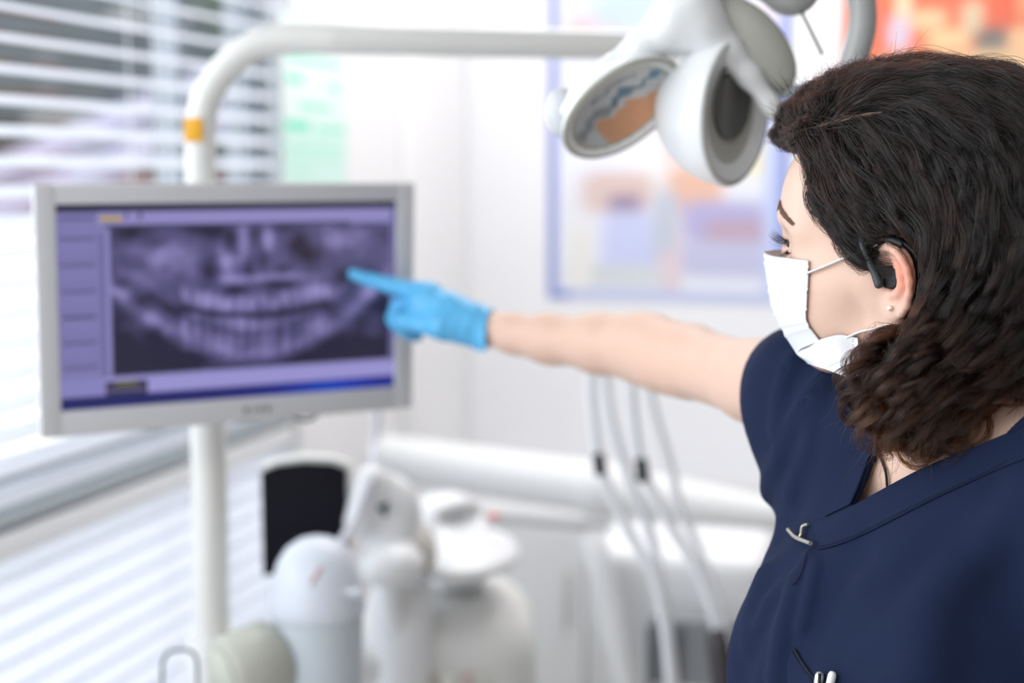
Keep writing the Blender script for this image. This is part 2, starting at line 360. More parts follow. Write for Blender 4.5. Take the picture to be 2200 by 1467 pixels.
# ------------------------------------------------------------------ posters and paper on the walls
def paint_sheet(name, P00, eu, ev, w, h, nu, nv, fn, m, label, cat, thick=.002, attr='col'):
    u, v = np.meshgrid(np.linspace(0, 1, nu), np.linspace(0, 1, nv), indexing='ij')
    P = np.array(P00)+np.array(eu)*(u*w)[..., None]+np.array(ev)*(v*h)[..., None]
    o = grid_obj(name, P, m, None, fn(u.ravel(), v.ravel()), thick); return tag(o, label, cat)
def blob(u, v, cu, cv, ru, rv, e=2.): return np.exp(-((np.abs(u-cu)/ru)**e+(np.abs(v-cv)/rv)**e))
def over(col, a, rgb): return col*(1-a[:, None])+np.array(lin(rgb))*a[:, None]
A = hitplane(1178, 640, CORN, bn); s0 = np.dot(A-CORN, be); s1 = np.dot(hitplane(1690, 640, CORN, bn)-CORN, be); zb = A[2]
def pt_poster(u, v):
    c = np.tile(np.array(lin((226, 228, 238))), (len(u), 1))
    for b in [(.25, .42, .22, .12, (232, 234, 246)), (.55, .38, .2, .1, (240, 240, 244)), (.3, .30, .16, .06, (214, 190, 184)), (.33, .265, .07, .03, (150, 125, 150)), (.62, .31, .12, .07, (226, 182, 160)), (.58, .42, .1, .05, (240, 214, 208)),
              (.36, .15, .13, .10, (196, 202, 236)), (.75, .22, .20, .06, (176, 172, 212)), (.80, .18, .14, .05, (186, 160, 180)), (.78, .12, .3, .05, (190, 190, 218)), (.52, .12, .05, .12, (222, 200, 208)), (.85, .40, .12, .05, (234, 226, 190)),
              (.5, .22, .05, .09, (190, 196, 210)), (.3, .07, .2, .03, (205, 210, 214)), (.2, .75, .12, .04, (240, 186, 170)), (.75, .72, .2, .08, (206, 178, 190)), (.45, .8, .3, .06, (190, 205, 235)), (.14, .12, .05, .1, (228, 226, 222)), (.95, .36, .05, .4, (190, 200, 236))]:
        c = over(c, np.clip(1.3*blob(u, v, *b[:4], 4), 0, 1), b[4])
    e = np.minimum.reduce([u*(s1-s0), (1-u)*(s1-s0), v*.95, (1-v)*.95]); c = over(c, (e < .026).astype(float), (134, 146, 206)); c = over(c, ((e < .03) & (v < .1) & (u > .1)).astype(float), (190, 198, 228))
    return c
m_paper = mat('printed_paper', attr='col', rough=.45)
paint_sheet('wall_poster', bl(s0, .004, zb), be, (0, 0, 1), s1-s0, .95, 110, 180, pt_poster, m_paper, 'pale dental poster with a blue border on the back wall behind the lamp', 'poster')
s2 = np.dot(hitplane(1808, 200, CORN, bn)-CORN, be); zt = hitplane(1900, 0, CORN, bn)[2]+.25
def pt_red(u, v):
    c = np.tile(np.array(lin((226, 112, 84))), (len(u), 1)); c = over(c, np.clip(blob(u, v, .9, .6, .3, .5), 0, 1), (196, 92, 72))
    for b in [(.17, .66, .022, .05, (240, 205, 170)), (.24, .62, .05, .03, (236, 190, 150)), (.30, .56, .06, .03, (236, 196, 150)), (.16, .58, .03, .05, (206, 190, 206)), (.36, .62, .03, .05, (214, 190, 160)), (.42, .54, .05, .05, (120, 118, 116)), (.50, .70, .02, .09, (226, 160, 120)),
              (.50, .55, .04, .04, (238, 190, 150)), (.60, .58, .06, .05, (110, 100, 120)), (.59, .55, .025, .025, (150, 130, 200)), (.66, .66, .02, .07, (205, 190, 180)), (.72, .56, .06, .04, (222, 196, 150)), (.8, .5, .1, .05, (180, 140, 150)), (.55, .48, .4, .045, (226, 190, 150)), (.5, .36, .5, .07, (150, 110, 100)), (.5, .15, .5, .15, (190, 100, 70))]:
        c = over(c, np.clip(1.4*blob(u, v, *b[:4], 3), 0, 1), b[4])
    return c
paint_sheet('wall_picture', bl(s2, .03, zt-.8), be, (0, 0, 1), .85, .8, 150, 150, pt_red, mat('painted_canvas', attr='col', rough=.6), 'orange red picture with pale plants, behind the top of the hair', 'picture', .02)
# mint green notice on the window wall
Am = hitplane(608, 385, wl(0, .031, 0), wn); t_a = np.dot(Am-W0, wd); t_b = np.dot(hitplane(745, 385, wl(0, .031, 0), wn)-W0, wd)
t_b = min(t_b, 1.44); zm = Am[2]-.02
def pt_mint(u, v):
    c = np.tile(np.array(lin((232, 246, 242))), (len(u), 1)); c = over(c, np.clip(blob(u, v, .5, .12, .6, .3, 6)*.8, 0, 1), (206, 244, 232))
    for a0, a1, y, h, g in [(.08, .9, .74, .018, .8), (.05, .32, .62, .022, .9), (.7, .9, .60, .02, .7), (.25, .75, .48, .02, .7), (.02, .4, .36, .032, 1.), (.5, .98, .35, .02, .8), (.05, .95, .24, .012, .6), (.05, .9, .17, .012, .5), (.1, .4, .10, .012, .5), (.5, .95, .85, .012, .3)]:
        c = over(c, g*((u > a0) & (u < a1) & (np.abs(v-y) < h)), (120, 232, 198))
    return c
paint_sheet('notice_sheet', wl(t_a, .033, zm), wd, (0, 0, 1), t_b-t_a, .36, 60, 90, pt_mint, m_paper, 'white notice sheet with mint green lines on the wall above the monitor', 'notice', .001)
# ------------------------------------------------------------------ monitor
MC = np.array([-.34095, 1.75406, 1.33409]); yw, pt_ = .4841, .0506
Rm = np.array((Matrix.Rotation(yw, 3, 'Z')@Matrix.Rotation(pt_, 3, 'X')))
MW, MH = .475, .298
def ml(x, y, z): return MC+Rm@np.array([x, y, z])
m_bez = mat('silver_grey_plastic', (196, 197, 201), .4)
mon = empty('display_monitor', tuple(ml(0, .03, -MH/2))); tag(mon, 'flat monitor in a silver bezel showing a violet dental x-ray, mounted on the white pole', 'monitor')
sx0, sx1, sz0, sz1 = -.214, .214, -.119, .126
def mpart(name, x0, x1, y0, y1, z0, z1, m, bev=0, parent=mon):
    V, F_ = box_vf(ml((x0+x1)/2, (y0+y1)/2, (z0+z1)/2), (x1-x0, y1-y0, z1-z0), Rm, bev); return flatsh(mesh_obj(name, V, F_, m, parent))
parts = [((-MW/2, sx0), (-MH/2, MH/2)), ((sx1, MW/2), (-MH/2, MH/2)), ((sx0, sx1), (-MH/2, sz0)), ((sx0, sx1), (sz1, MH/2))]
V, F_ = join([box_vf(ml((a[0]+a[1])/2, .006, (b[0]+b[1])/2), (a[1]-a[0], .016, b[1]-b[0]), Rm, .0012) for a, b in parts]); flatsh(mesh_obj('bezel', V, F_, m_bez, mon))
mpart('rear_casing', -MW/2+.004, MW/2-.004, .014, .034, -MH/2+.004, MH/2-.004, m_bez, .006)
mpart('rear_hump', -.1, .1, .034, .052, -.08, .08, m_bez, .006)
def xray(u, v):
    """the picture on the screen: a panoramic x-ray inside a viewer window"""
    X = u*750; Y = (1-v)*440           # screen pixels as in the photo
    c = np.tile(np.array(lin((128, 124, 178))), (len(u), 1))
    def rect(a, b, d, e, rgb, al=1.):
        nonlocal c
        c = over(c, al*((X > a) & (X < b) & (Y > d) & (Y < e)), rgb)
    rect(0, 750, 0, 17, (36, 36, 58)); rect(0, 750, 17, 45, (140, 134, 190)); rect(0, 85, 17, 440, (118, 114, 166))
    for k, y in enumerate((32, 74, 130, 186, 241, 296, 350, 388)): rect(8, 78, y-3, y+2, (70, 68, 108)); rect(2, 84, y+6, y+34, (126, 122, 176), .5)
    rect(88, 136, 26, 37, (176, 150, 26)); rect(140, 146, 20, 34, (40, 38, 60)); rect(168, 176, 20, 36, (40, 38, 60)); rect(95, 640, 45, 52, (62, 58, 94))
    # x-ray image
    gx = (X-400)/300.; gy = (Y-230)/180.
    I = .50+.10*np.sin(gx*7+1)*np.sin(gy*5)
    n = np.zeros_like(I)
    ns = np.array([mnoise.fractal((a*5, b*4, 3.1), 1.0, 2.0, 4) for a, b in zip(u, v)]); n2 = np.array([mnoise.fractal((a*16, b*11, 8.1), 1.0, 2.0, 3) for a, b in zip(u, v)])
    I = I+.36*ns+.22*n2
    def g(cx, cy, rx, ry, a, e=2):
        nonlocal I
        I = I+a*np.exp(-((np.abs(X-cx)/rx)**e+(np.abs(Y-cy)/ry)**e))
    # jaw arch: bright band, dark below
    q = ((X-420)/330.)**2; jaw = 365-q*190
    I += .32*np.exp(-((Y-jaw+26)/20)**2)*(q < .9); I -= .60/(1+np.exp(-(Y-jaw-2)/7))*(q < 1.3)
    I -= .30*np.exp(-((Y-jaw+72)/12)**2)*(q < .5)
    # teeth: two rows either side of a dark smile line
    sm = 253-((X-430)/230.)**2*42; w = np.abs(X-420) < 170
    I -= .75*np.exp(-((Y-sm)/6)**2)*w
    tt = .5+.5*np.cos(X*2*PI/25.+3.0*ns+1.2*n2)
    I += (.32-.24*tt**4)*np.exp(-((Y-sm+28)/20)**2)*w*1.1; I += (.30-.22*tt**4)*np.exp(-((Y-sm-30)/24)**2)*w*1.2
    I += .18*(.5-.9*tt**3)*np.exp(-((Y-sm-66)/26)**2)*w
    g(375, 195, 26, 10, -.7); g(480, 187, 44, 12, -.7); g(560, 200, 30, 14, .12); g(305, 215, 20, 20, .25); g(420, 170, 130, 9, .35)
    for b in [(320, 150, 22, 30, -.6), (352, 135, 24, 30, .4), (395, 90, 14, 40, .45), (365, 75, 14, 30, -.5), (420, 70, 16, 34, -.45), (447, 85, 12, 40, .45), (405, 145, 12, 22, -.5), (440, 128, 14, 24, -.6), (480, 150, 20, 10, -.6), (510, 95, 22, 24, -.55), (550, 120, 40, 26, -.45),
              (480, 60, 30, 16, -.4), (300, 60, 40, 16, -.35), (160, 60, 40, 22, -.5), (200, 85, 22, 12, -.3), (170, 210, 22, 24, -.6), (130, 170, 20, 12, -.5), (185, 250, 30, 18, .35), (150, 265, 30, 20, .3), (200, 290, 14, 24, -.5), (160, 330, 14, 16, -.45), (620, 175, 28, 18, -.6), (600, 100, 60, 30, .18),
              (640, 90, 40, 30, .1), (690, 210, 24, 24, .3), (700, 280, 22, 26, .2), (680, 330, 30, 14, -.3), (610, 330, 40, 26, -.5), (250, 345, 70, 24, -.35), (395, 330, 34, 22, -.30), (470, 300, 10, 40, -.35), (275, 120, 60, 30, .12), (110, 240, 10, 60, .1), (230, 180, 40, 18, -.2), (700, 60, 50, 30, -.2), (560, 270, 30, 30, .14)]: g(*b)
    I = np.clip(.47+(I-.5)*.80, .03, 1.0)
    dk = np.array(lin((26, 24, 46))); md = np.array(lin((84, 80, 124))); hi = np.array(lin((158, 150, 208)))
    t = I[:, None]; g3 = np.where(t < .5, dk+(md-dk)*t*2, md+(hi-md)*(t-.5)*2)
    inside = (X > 108) & (X < 738) & (Y > 52) & (Y < 372); c[inside] = g3[inside]
    rect(86, 98, 60, 372, (104, 100, 148)); rect(98, 104, 66, 360, (146, 140, 196)); rect(738, 750, 17, 376, (96, 92, 140)); rect(0, 750, 376, 412, (150, 144, 204)); rect(92, 182, 382, 414, (46, 42, 68)); rect(112, 160, 384, 394, (96, 96, 30)); rect(96, 176, 398, 408, (90, 86, 120))
    rect(0, 92, 372, 412, (130, 126, 184)); rect(0, 750, 413, 440, (26, 30, 96)); c = over(c, ((Y > 414)*np.exp(-((X-600)/95)**2)), (24, 76, 196)); c = over(c, ((Y > 414)*np.clip((X-200)/500, 0, 1)*.6), (18, 36, 150))
    return c
nu, nv = 376, 221
u, v = np.meshgrid(np.linspace(0, 1, nu), np.linspace(0, 1, nv), indexing='ij')
L = np.stack([sx0+(sx1-sx0)*u, np.full_like(u, .0035), sz0+(sz1-sz0)*v], -1); P = MC+L@Rm.T
grid_obj('screen', P, mat('lit_screen', attr='col', emit='attr', emit_s=.95, rough=.25), mon, xray(u.ravel(), v.ravel()))
m_mark = mat('grey_marking', (128, 128, 134), .5)
# small maker's mark under the screen
V, F_ = join([box_vf(ml(.010+k*.0095, -.0025, -.134), (.0062 if k != 1 else .0025, .001, .0062), Rm) for k in range(4)]); mesh_obj('maker_mark', V, F_, m_mark, mon)
tube('cable_loop', spline([ml(.075, .03, -.145), ml(.083, .02, -.155), ml(.098, .015, -.158), ml(.112, .02, -.153), ml(.118, .03, -.145)], 20), .0022, mat('dark_cable', (50, 60, 62), .5), mon)
# ------------------------------------------------------------------ pole with its bent arm
m_pole = mat('white_lacquered_tube', (222, 223, 220), .3, coat=.3)
pole = empty('support_pole', tuple(at(452, 1400, 1.86)*np.array([1, 1, 0]))); tag(pole, 'white lacquered pole bending over into a long horizontal arm behind the monitor', 'pole')
PY = 1.86
tube('arm_tube', np.r_[[at(438, 640, PY)], spline([at(434, 560, PY), at(430, 350, PY), at(432, 270, PY), at(445, 205, PY), at(490, 140, PY), at(548, 98, PY), at(618, 84, PY), at(720, 84, PY)], 50), [at(1000, 90, 1.9), at(1400, 99, 1.96), at(1560, 102, 1.98)]], .0196, m_pole, pole, 24)
tube('lower_tube', [at(446, 880, PY), at(452, 1160, PY), at(458, 1480, PY), at(466, 1900, PY)], .0232, m_pole, pole, 24)
tube('mount_collar', [at(440, 600, PY), at(445, 900, PY)], .026, m_pole, pole, 24)
V, F_ = box_vf((ml(0, .052, 0)+at(441, 690, PY))/2+np.array([0, -.01, 0]), (.06, .075, .07), Rm, .004); flatsh(mesh_obj('mount_bracket', V, F_, m_pole, pole))
b0 = at(417, 279, PY-.016); V, F_ = box_vf(b0, (.024, .014, .030), None, .002); clip = mesh_obj('tube_clip', V, F_, mat('amber_plastic', (232, 170, 20), .3), None); flatsh(clip); tag(clip, 'small amber plastic clip on the white bent pole above the monitor', 'clip')
# ------------------------------------------------------------------ operating lamp
LS = 1.45/FPX
lw = -ray(1450, 180); lw /= np.linalg.norm(lw); lr = np.array([1., 0, 0]); lr -= lw*np.dot(lr, lw); lr /= np.linalg.norm(lr); lu = np.cross(lw, lr)
LB = np.stack([lr, lu, lw], 1); LO = at(1450, 180, 1.45)
def lp(x, y, d=0): return np.array([(x-1450), (180-y), d], float)*LS          # lamp frame
def l2w(P): return LO+np.asarray(P)@LB.T
def lmesh(name, f, lo, hi, h, m, parent, col=None):
    a = lp(lo[0], hi[1], lo[2]); b = lp(hi[0], lo[1], hi[2])
    V, F_ = snet(f, *[axgrid(min(a[q], b[q]), max(a[q], b[q]), h) for q in range(3)])
    return mesh_obj(name, l2w(V), F_, m, parent, True, None if col is None else col(V))
m_lw = mat('lamp_white', (226, 229, 231), .28, coat=.4); m_lg = mat('lamp_warm_grey', (172, 174, 165), .4); m_ld = mat('lamp_lens_dark', (84, 86, 84), .25)
lamp = empty('dental_lamp', tuple(l2w(lp(1480, 0)))); tag(lamp, 'white dental operating lamp with mirror reflectors, hanging in front of the posters', 'lamp')
def nrm(v): v = np.array(v, float); return v/np.linalg.norm(v)
def f_frame(P):
    ch = [(1222, 236, 10, 15), (1250, 196, 8, 18), (1310, 150, 6, 24), (1380, 105, 0, 36), (1445, 58, 0, 56), (1505, 66, 6, 50), (1556, 112, 8, 33), (1604, 162, 6, 24), (1650, 222, 2, 19), (1706, 292, -10, 16), (1740, 330, -20, 14)]
    d = s_chain(P, [(*lp(a, b, c), r*LS) for a, b, c, r in ch], 20*LS)
    d = smin(d, s_cap(P, lp(1490, -60, -10), lp(1478, 20, 0), 55*LS, 62*LS), 30*LS)
    q = P-lp(1455, 190, 0); return d
lmesh('frame_shell', f_frame, (1190, -130, -90), (1780, 370, 90), .0022, m_lw, lamp)
# right upper dish, seen from its back
def rotfn(c, ax, r):
    A = np.array([nrm(a) for a in ax]); return lambda P: s_ell((P-c)@A.T, (0, 0, 0), np.array(r)*LS)
f_rd = rotfn(lp(1612, 98, -22), [(.66, -.75, 0), (.75, .66, 0), (0, 0, 1)], (122, 64, 42))
lmesh('upper_reflector_shell', f_rd, (1480, -40, -90), (1740, 240, 50), .0022, m_lg, lamp)
# middle reflector: deep white shell, warm grey face, dark lens
n1 = nrm((.82, -.05, .57)); e1 = nrm(np.cross((0, 1, 0), n1)); e2 = np.cross(n1, e1); c1 = lp(1580, 240, 0)
def mloc(P): Q = P-c1; return np.stack([Q@e1, Q@e2, Q@n1], 1)
def f_mid(P):
    Q = mloc(P); d = s_ell(Q, (0, 0, 0), (134*LS, 158*LS, 190*LS)); d = smax(d, Q[:, 2]-2*LS, 8*LS)
    inn = s_ell(Q, (0, 0, 12*LS), (124*LS, 148*LS, 34*LS)); return smax(d, -inn, 5*LS)
lmesh('middle_reflector_shell', f_mid, (1380, 90, -190), (1720, 430, 120), .002, m_lw, lamp)
V, F_ = lathe_vf([(0.0001, -21*LS), (60*LS, -20*LS), (100*LS, -13*LS), (123*LS, -3*LS), (129*LS, 3*LS), (128*LS, 3.6*LS), (121*LS, 0), (99*LS, -10*LS), (60*LS, -16.5*LS), (.0001, -17*LS)], (0, 0, 0), 64)
V = V*np.array([1, 1.17, 1])
fo = mesh_obj('middle_reflector_face', l2w(c1+V@np.stack([e1, e2, n1])), F_, m_lg, lamp)
V, F_ = lathe_vf([(.0001, -16*LS), (62*LS, -16*LS), (70*LS, -9*LS), (74*LS, -9*LS), (74*LS, -19*LS), (.0001, -20*LS)], (0, 22*LS, 2*LS), 48); V = V*np.array([.92, 1.12, 1])
mesh_obj('lens', l2w(c1+V@np.stack([e1, e2, n1])), F_, m_ld, lamp)
# left reflector with its mirror
n2 = nrm((.46, -.60, .60)); e3 = nrm((.80, .60, 0)); e3 = nrm(e3-n2*np.dot(e3, n2)); e4 = np.cross(n2, e3); c2 = lp(1339, 232, 0)
B2 = np.stack([e3, e4, n2])
def f_left(P):
    Q = (P-c2)@B2.T; d = s_ell(Q, (0, 0, 0), (145*LS, 122*LS, 62*LS)); d = smax(d, Q[:, 2]-6*LS, 8*LS)
    return smax(d, -s_ell(Q, (0, 0, 16*LS), (131*LS, 108*LS, 46*LS)), 5*LS)
lmesh('left_reflector_shell', f_left, (1170, 80, -130), (1500, 400, 130), .002, m_lw, lamp)
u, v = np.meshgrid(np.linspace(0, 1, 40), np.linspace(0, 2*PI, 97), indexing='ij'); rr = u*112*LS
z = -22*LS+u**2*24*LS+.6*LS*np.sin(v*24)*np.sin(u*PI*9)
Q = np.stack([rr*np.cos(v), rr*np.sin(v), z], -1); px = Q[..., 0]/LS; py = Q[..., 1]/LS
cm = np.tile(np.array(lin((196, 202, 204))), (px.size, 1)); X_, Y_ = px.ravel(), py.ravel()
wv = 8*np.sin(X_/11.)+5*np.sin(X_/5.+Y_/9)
cm = over(cm, ((Y_ < -22+wv*.8+X_*-.12)*(X_ > -62)).astype(float)*.9, (214, 160, 118)); cm = over(cm, (np.abs(Y_-10-wv-X_*.05) < 11+6*np.sin(X_/13)).astype(float)*.8*(X_ > -10), (66, 118, 146)); cm = over(cm, (np.abs(Y_-6-wv) < 15).astype(float)*.55*(X_ <= -5), (92, 104, 112)); cm = over(cm, (np.abs(Y_-62-wv*.6) < 7).astype(float)*.6*(np.abs(X_-10) < 50), (96, 130, 136)); cm = over(cm, ((np.hypot(X_, Y_) > 100)).astype(float), (176, 178, 168))  # orange and blue reflections painted into the mirror's colour, grey edge ring
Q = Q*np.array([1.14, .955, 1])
grid_obj('mirror', l2w(c2+Q@B2), mat('mirror_painted_reflections', attr='col', metal=.35, rough=.28), lamp, cm, .0004)
V, F_ = lathe_vf([(112*LS, -2*LS), (118*LS, 6*LS), (127*LS, 7*LS), (130*LS, 1*LS), (124*LS, -8*LS)], (0, 0, 0), 72); F_ = F_[:-2]; V = V*np.array([1.13, .95, 1])
mesh_obj('rim', l2w(c2+V@B2), F_, m_lg, lamp)
lmesh('end_knob', lambda P: s_ell(P, lp(1208, 240, -34), (35*LS, 55*LS, 30*LS)), (1150, 160, -110), (1260, 320, 40), .002, mat('lamp_pale_grey', (196, 200, 204), .35), lamp)
V, F_ = box_vf(lp(1715, 196, -30), (112*LS, 30*LS, 26*LS), None, 7*LS); mesh_obj('side_handle', l2w(V), F_, mat('lamp_blue_grey', (184, 193, 200), .2), lamp)
m_arm = mat('arm_grey', (166, 168, 168), .35, coat=.3)
arc = [lp(1760, -250, -60), lp(1798, -110, -40), lp(1830, -10, -30), lp(1838, 55, -30), lp(1826, 120, -30), lp(1800, 200, -35), lp(1745, 225, -35), lp(1700, 220, -25)]
V, F_ = tube_vf(spline(arc, 60), 29*LS, 24); mesh_obj('curved_arm', l2w(V), F_, m_arm, lamp)
lmesh('pivot_joint', lambda P: smin(s_ell(P, lp(1690, -18, -55), (62*LS, 58*LS, 50*LS)), s_cap(P, lp(1690, -20, -60), lp(1500, -50, -30), 34*LS), 20*LS), (1440, -130, -140), (1780, 60, 30), .003, m_arm, lamp)
V, F_ = tube_vf(np.array([lp(1706, 20, -40), lp(1758, 120, -30)]), 3.6*LS, 10); mesh_obj('adjusting_rod', l2w(V), F_, mat('dark_green_rod', (52, 70, 64), .4), lamp)
top = l2w(lp(1760, -250, -60)); V, F_ = tube_vf(np.array([top, top+[.02, .05, .5], [top[0]+.02, top[1]+.05, 2.625]]), 29*LS, 20); mesh_obj('ceiling_post', V, F_, m_arm, lamp)
# ------------------------------------------------------------------ the treatment unit at the bottom of the view
m_w = mat('unit_white', (236, 238, 240), .35, coat=.2); m_w2 = mat('unit_soft_white', (224, 225, 222), .4); m_gy = mat('unit_light_grey', (205, 207, 205), .45); m_bk = mat('black_panel', (14, 14, 24), .35, spec=.2); m_dk = mat('dark_rubber', (60, 66, 68), .5)
def stack_px(pts, Y):   # profile points given as (half width px, y px) at a distance -> lathe profile in metres about a vertical axis
    return [(max(w, .05)*Y/FPX, at(0, y, Y)[2]) for w, y in pts]
# tablet-like black screen on its stand
Y = 2.12; c = at(655, 1115, Y); scr = empty('small_screen', tuple(at(655, 1245, Y))); tag(scr, 'small black screen in a pale casing standing behind the dome-lidded canister', 'screen')
px = Y/FPX
yr = Matrix.Rotation(.18, 3, 'Z')
prof = [(-93, -122), (93, -122), (93, 108), (60, 122), (0, 127), (-60, 122), (-93, 108)]
def plate(pr, y0, y1, cc, R_, s=px, dx=0, dz=0):
    V = [np.array(R_)@np.array([(a+dx)*s, y, (b+dz)*s])+cc for y in (y0, y1) for a, b in pr]; n = len(pr)
    return np.array(V), [list(range(n)), list(range(n, 2*n))[::-1]]+[[i, i+n, (i+1) % n+n, (i+1) % n] for i in range(n)]
flatsh(mesh_obj('casing', *plate([(a*1.03+6, b*1.04+4) for a, b in prof], .003, .04, c, yr), m_w2, scr)); flatsh(mesh_obj('black_glass', *plate(prof, -.002, .004, c, yr), m_bk, scr))
lathe('stand', [(.05, at(0, 1320, Y)[2]), (.02, at(0, 1300, Y)[2]), (.015, at(0, 1200, Y)[2])], (c[0]+.0, c[1]+.05, 0), m_w2, scr)
# bracket shelf everything rests on (the unit body)
body = empty('unit_body', (at(700, 1400, 2.1)[0], 2.1, 0)); tag(body, 'white treatment unit column with rounded flanks and faint rose stripes, below the cuspidor bowl', 'dental unit')
zt_ = at(0, 1240, 2.35)[2]
def f_body(P): return smax(s_box(P, (at(950, 1400, 2.35)[0], 2.42, zt_/2-.02), (.16, .17, zt_/2-.02), .09), P[:, 2]-(zt_-.02), .02)
xc = at(950, 1400, 2.35)[0]; V, F_ = snet(f_body, axgrid(xc-.2, xc+.2, .012), axgrid(2.2, 2.65, .012), axgrid(-.02, 1.2, .02)); mesh_obj('column', V, F_, m_w2, body)
for k, (x, c_, w) in enumerate([(905, (240, 240, 236), .014), (932, (206, 196, 180), .008), (962, (236, 236, 226), .02), (1003, (216, 188, 182), .012), (1035, (214, 214, 206), .018)]):
    X = at(x, 1350, 2.24)[0]; mesh_obj('front_stripe', *box_vf((X, 2.243+((X-xc)/.16)**4*.05, zt_/2-.05), (w, .012, zt_-.16), None, .003), mat('stripe_%d' % k, c_, .4), body)
lathe('side_flank', stack_px([(70, 2400), (70, 1290), (60, 1265), (.05, 1262)], 2.2), (at(858, 1400, 2.2)[0], 2.26, 0), m_w, body)
# cuspidor tray
tray = empty('cuspidor_tray', tuple(at(960, 1240, 2.35))); tag(tray, 'white glossy tray top with a small pink button, left of the hoses', 'tray')
def f_tray(P):
    d = s_ell(P, (*at(985, 1190, 2.36)[:2], at(0, 1185, 2.36)[2]), (.105, .15, .030)); d = smin(d, s_ell(P, (*at(960, 1120, 2.42)[:2], at(0, 1115, 2.42)[2]), (.068, .07, .048)), .03)
    return smax(d, -s_ell(P, (*at(1010, 1150, 2.33)[:2], at(0, 1150, 2.33)[2]+.02), (.06, .09, .022)), .01)
cT = at(980, 1160, 2.38); V, F_ = snet(f_tray, axgrid(cT[0]-.2, cT[0]+.2, .006), axgrid(2.1, 2.65, .006), axgrid(cT[2]-.12, cT[2]+.12, .006)); mesh_obj('tray_shell', V, F_, m_w, tray)
lathe('pink_button', [(.0001, -.004), (.009, -.004), (.009, .004), (.0001, .006)], at(1062, 1108, 2.33), mat('pink_button', (236, 130, 130), .4), tray, 20)
lathe('tray_neck', [(.05, zt_-.03), (.05, cT[2]-.02)], (cT[0], 2.42, 0), m_w, tray)
# suction instrument head with its dark mark
ih = empty('instrument_holder', tuple(at(830, 1200, 2.1))); tag(ih, 'white rounded instrument holder with a dark triangular mark, right of the black screen', 'instrument holder')
def f_ih(P):
    d = s_ell(P, at(835, 1105, 2.16), (.052, .04, .064)); d = smin(d, s_cap(P, at(795, 1030, 2.14), at(770, 1120, 2.12), .022), .03); d = smin(d, s_ell(P, at(838, 1210, 2.12), (.052, .05, .036)), .02)
    return d
c = at(830, 1130, 2.14); V, F_ = snet(f_ih, axgrid(c[0]-.12, c[0]+.12, .004), axgrid(2., 2.28, .004), axgrid(c[2]-.13, c[2]+.13, .004)); mesh_obj('holder_shell', V, F_, m_w, ih)
a = [at(808, 1088, 2.112), at(834, 1080, 2.112), at(829, 1112, 2.112)]; V = np.r_[a, np.array(a)+[0, .02, 0]]; mesh_obj('triangle_mark', V, [[2, 1, 0], [3, 4, 5], [0, 1, 4, 3], [1, 2, 5, 4], [2, 0, 3, 5]], mat('dark_teal_mark', (44, 66, 68), .5), ih, False)
mesh_obj('side_knob', *lathe_vf([(.0001, -.03), (.036, -.03), (.042, -.02), (.042, .02), (.0001, .03)], at(880, 1180, 2.22), 32, (.6, -.5, .3)), mat('knob_beige', (198, 196, 188), .45), ih)
tube('holder_post', [at(838, 1215, 2.14), at(842, 1300, 2.2), at(850, 1340, 2.22)], .018, m_w, ih)
tag(tube('suction_hose', spline([at(812, 880, 2.25), at(806, 950, 2.24), at(795, 1030, 2.12), at(770, 1100, 2.08), at(735, 1160, 2.02), at(720, 1200, 1.98)], 40), .006, mat('pale_lilac_hose', (205, 206, 218), .4)), 'pale lilac hose running down in front of the black screen', 'hose')
# canister with a dome lid
Y = 1.88; cx = at(682, 1300, Y); can = empty('lidded_canister', (cx[0], Y, at(0, 1700, Y)[2])); tag(can, 'pale blue grey canister with a tall domed lid, at the bottom beside the pole', 'canister')
m_can = mat('canister_blue_grey', (196, 206, 214), .4); m_lid = mat('canister_lid', (212, 219, 230), .35)
lathe('canister_body', stack_px([(78, 1700), (92, 1560), (98, 1420), (101, 1310), (96, 1306), (.05, 1306)], Y), (cx[0], Y, 0), m_can, can, 64)
V, F_ = lathe_vf(stack_px([(103, 1316), (106, 1312), (107, 1290), (104, 1270), (98, 1240), (86, 1205), (68, 1178), (42, 1160), (18, 1153), (.05, 1151)], Y), (cx[0], Y, 0), 64)
flatsh(mesh_obj('domed_lid', V, F_, m_lid, can), 60)
V, F_ = box_vf(at(765, 1262, Y-.02)+[-.008, 0, 0], (.03, .05, .008), Matrix.Rotation(.35, 3, 'Y'), .003); mesh_obj('lid_lip', V, F_, m_lid, can)
def f_lid(P):
    Q = P-np.array([cx[0], Y, 0]); return Q
zz = at(0, 1212, Y)[2]
mesh_obj('red_print', *box_vf((cx[0]+.006, Y-.0535, zz), (.0045, .004, .026), Matrix.Rotation(.5, 3, 'Y')@Matrix.Rotation(-.35, 3, 'X')), mat('rose_print', (206, 160, 166), .5), can)
# bracket arm with a round knob, loop handle
bk = empty('bracket_arm', tuple(at(500, 1440, 1.8))); tag(bk, 'white bracket arm with a large round knob at the foot of the pole', 'bracket')
ax1 = nrm((-.75, -.62, -.12)); kc = at(530, 1435, 1.83)
mesh_obj('knob', *lathe_vf([(.0001, -.045), (.048, -.045), (.053, -.038), (.053, .028), (.046, .036), (.0001, .037)], kc, 48, ax1), mat('knob_sage', (186, 188, 178), .4), bk)
mesh_obj('knob_cap', *lathe_vf([(.0001, .036), (.040, .036), (.038, .040), (.0001, .041)], kc, 48, ax1), mat('knob_cap_sage', (196, 201, 186), .4), bk)
tube('arm_bar', [at(440, 1400, 1.86), at(500, 1390, 1.96), at(600, 1410, 2.06), at(800, 1440, 2.13)], .03, m_w, bk, 24, 20)
tube('pole_socket', [at(452, 1365, 1.86), at(458, 1500, 1.86), at(466, 1900, 1.86)], .031, m_w, bk, 24)
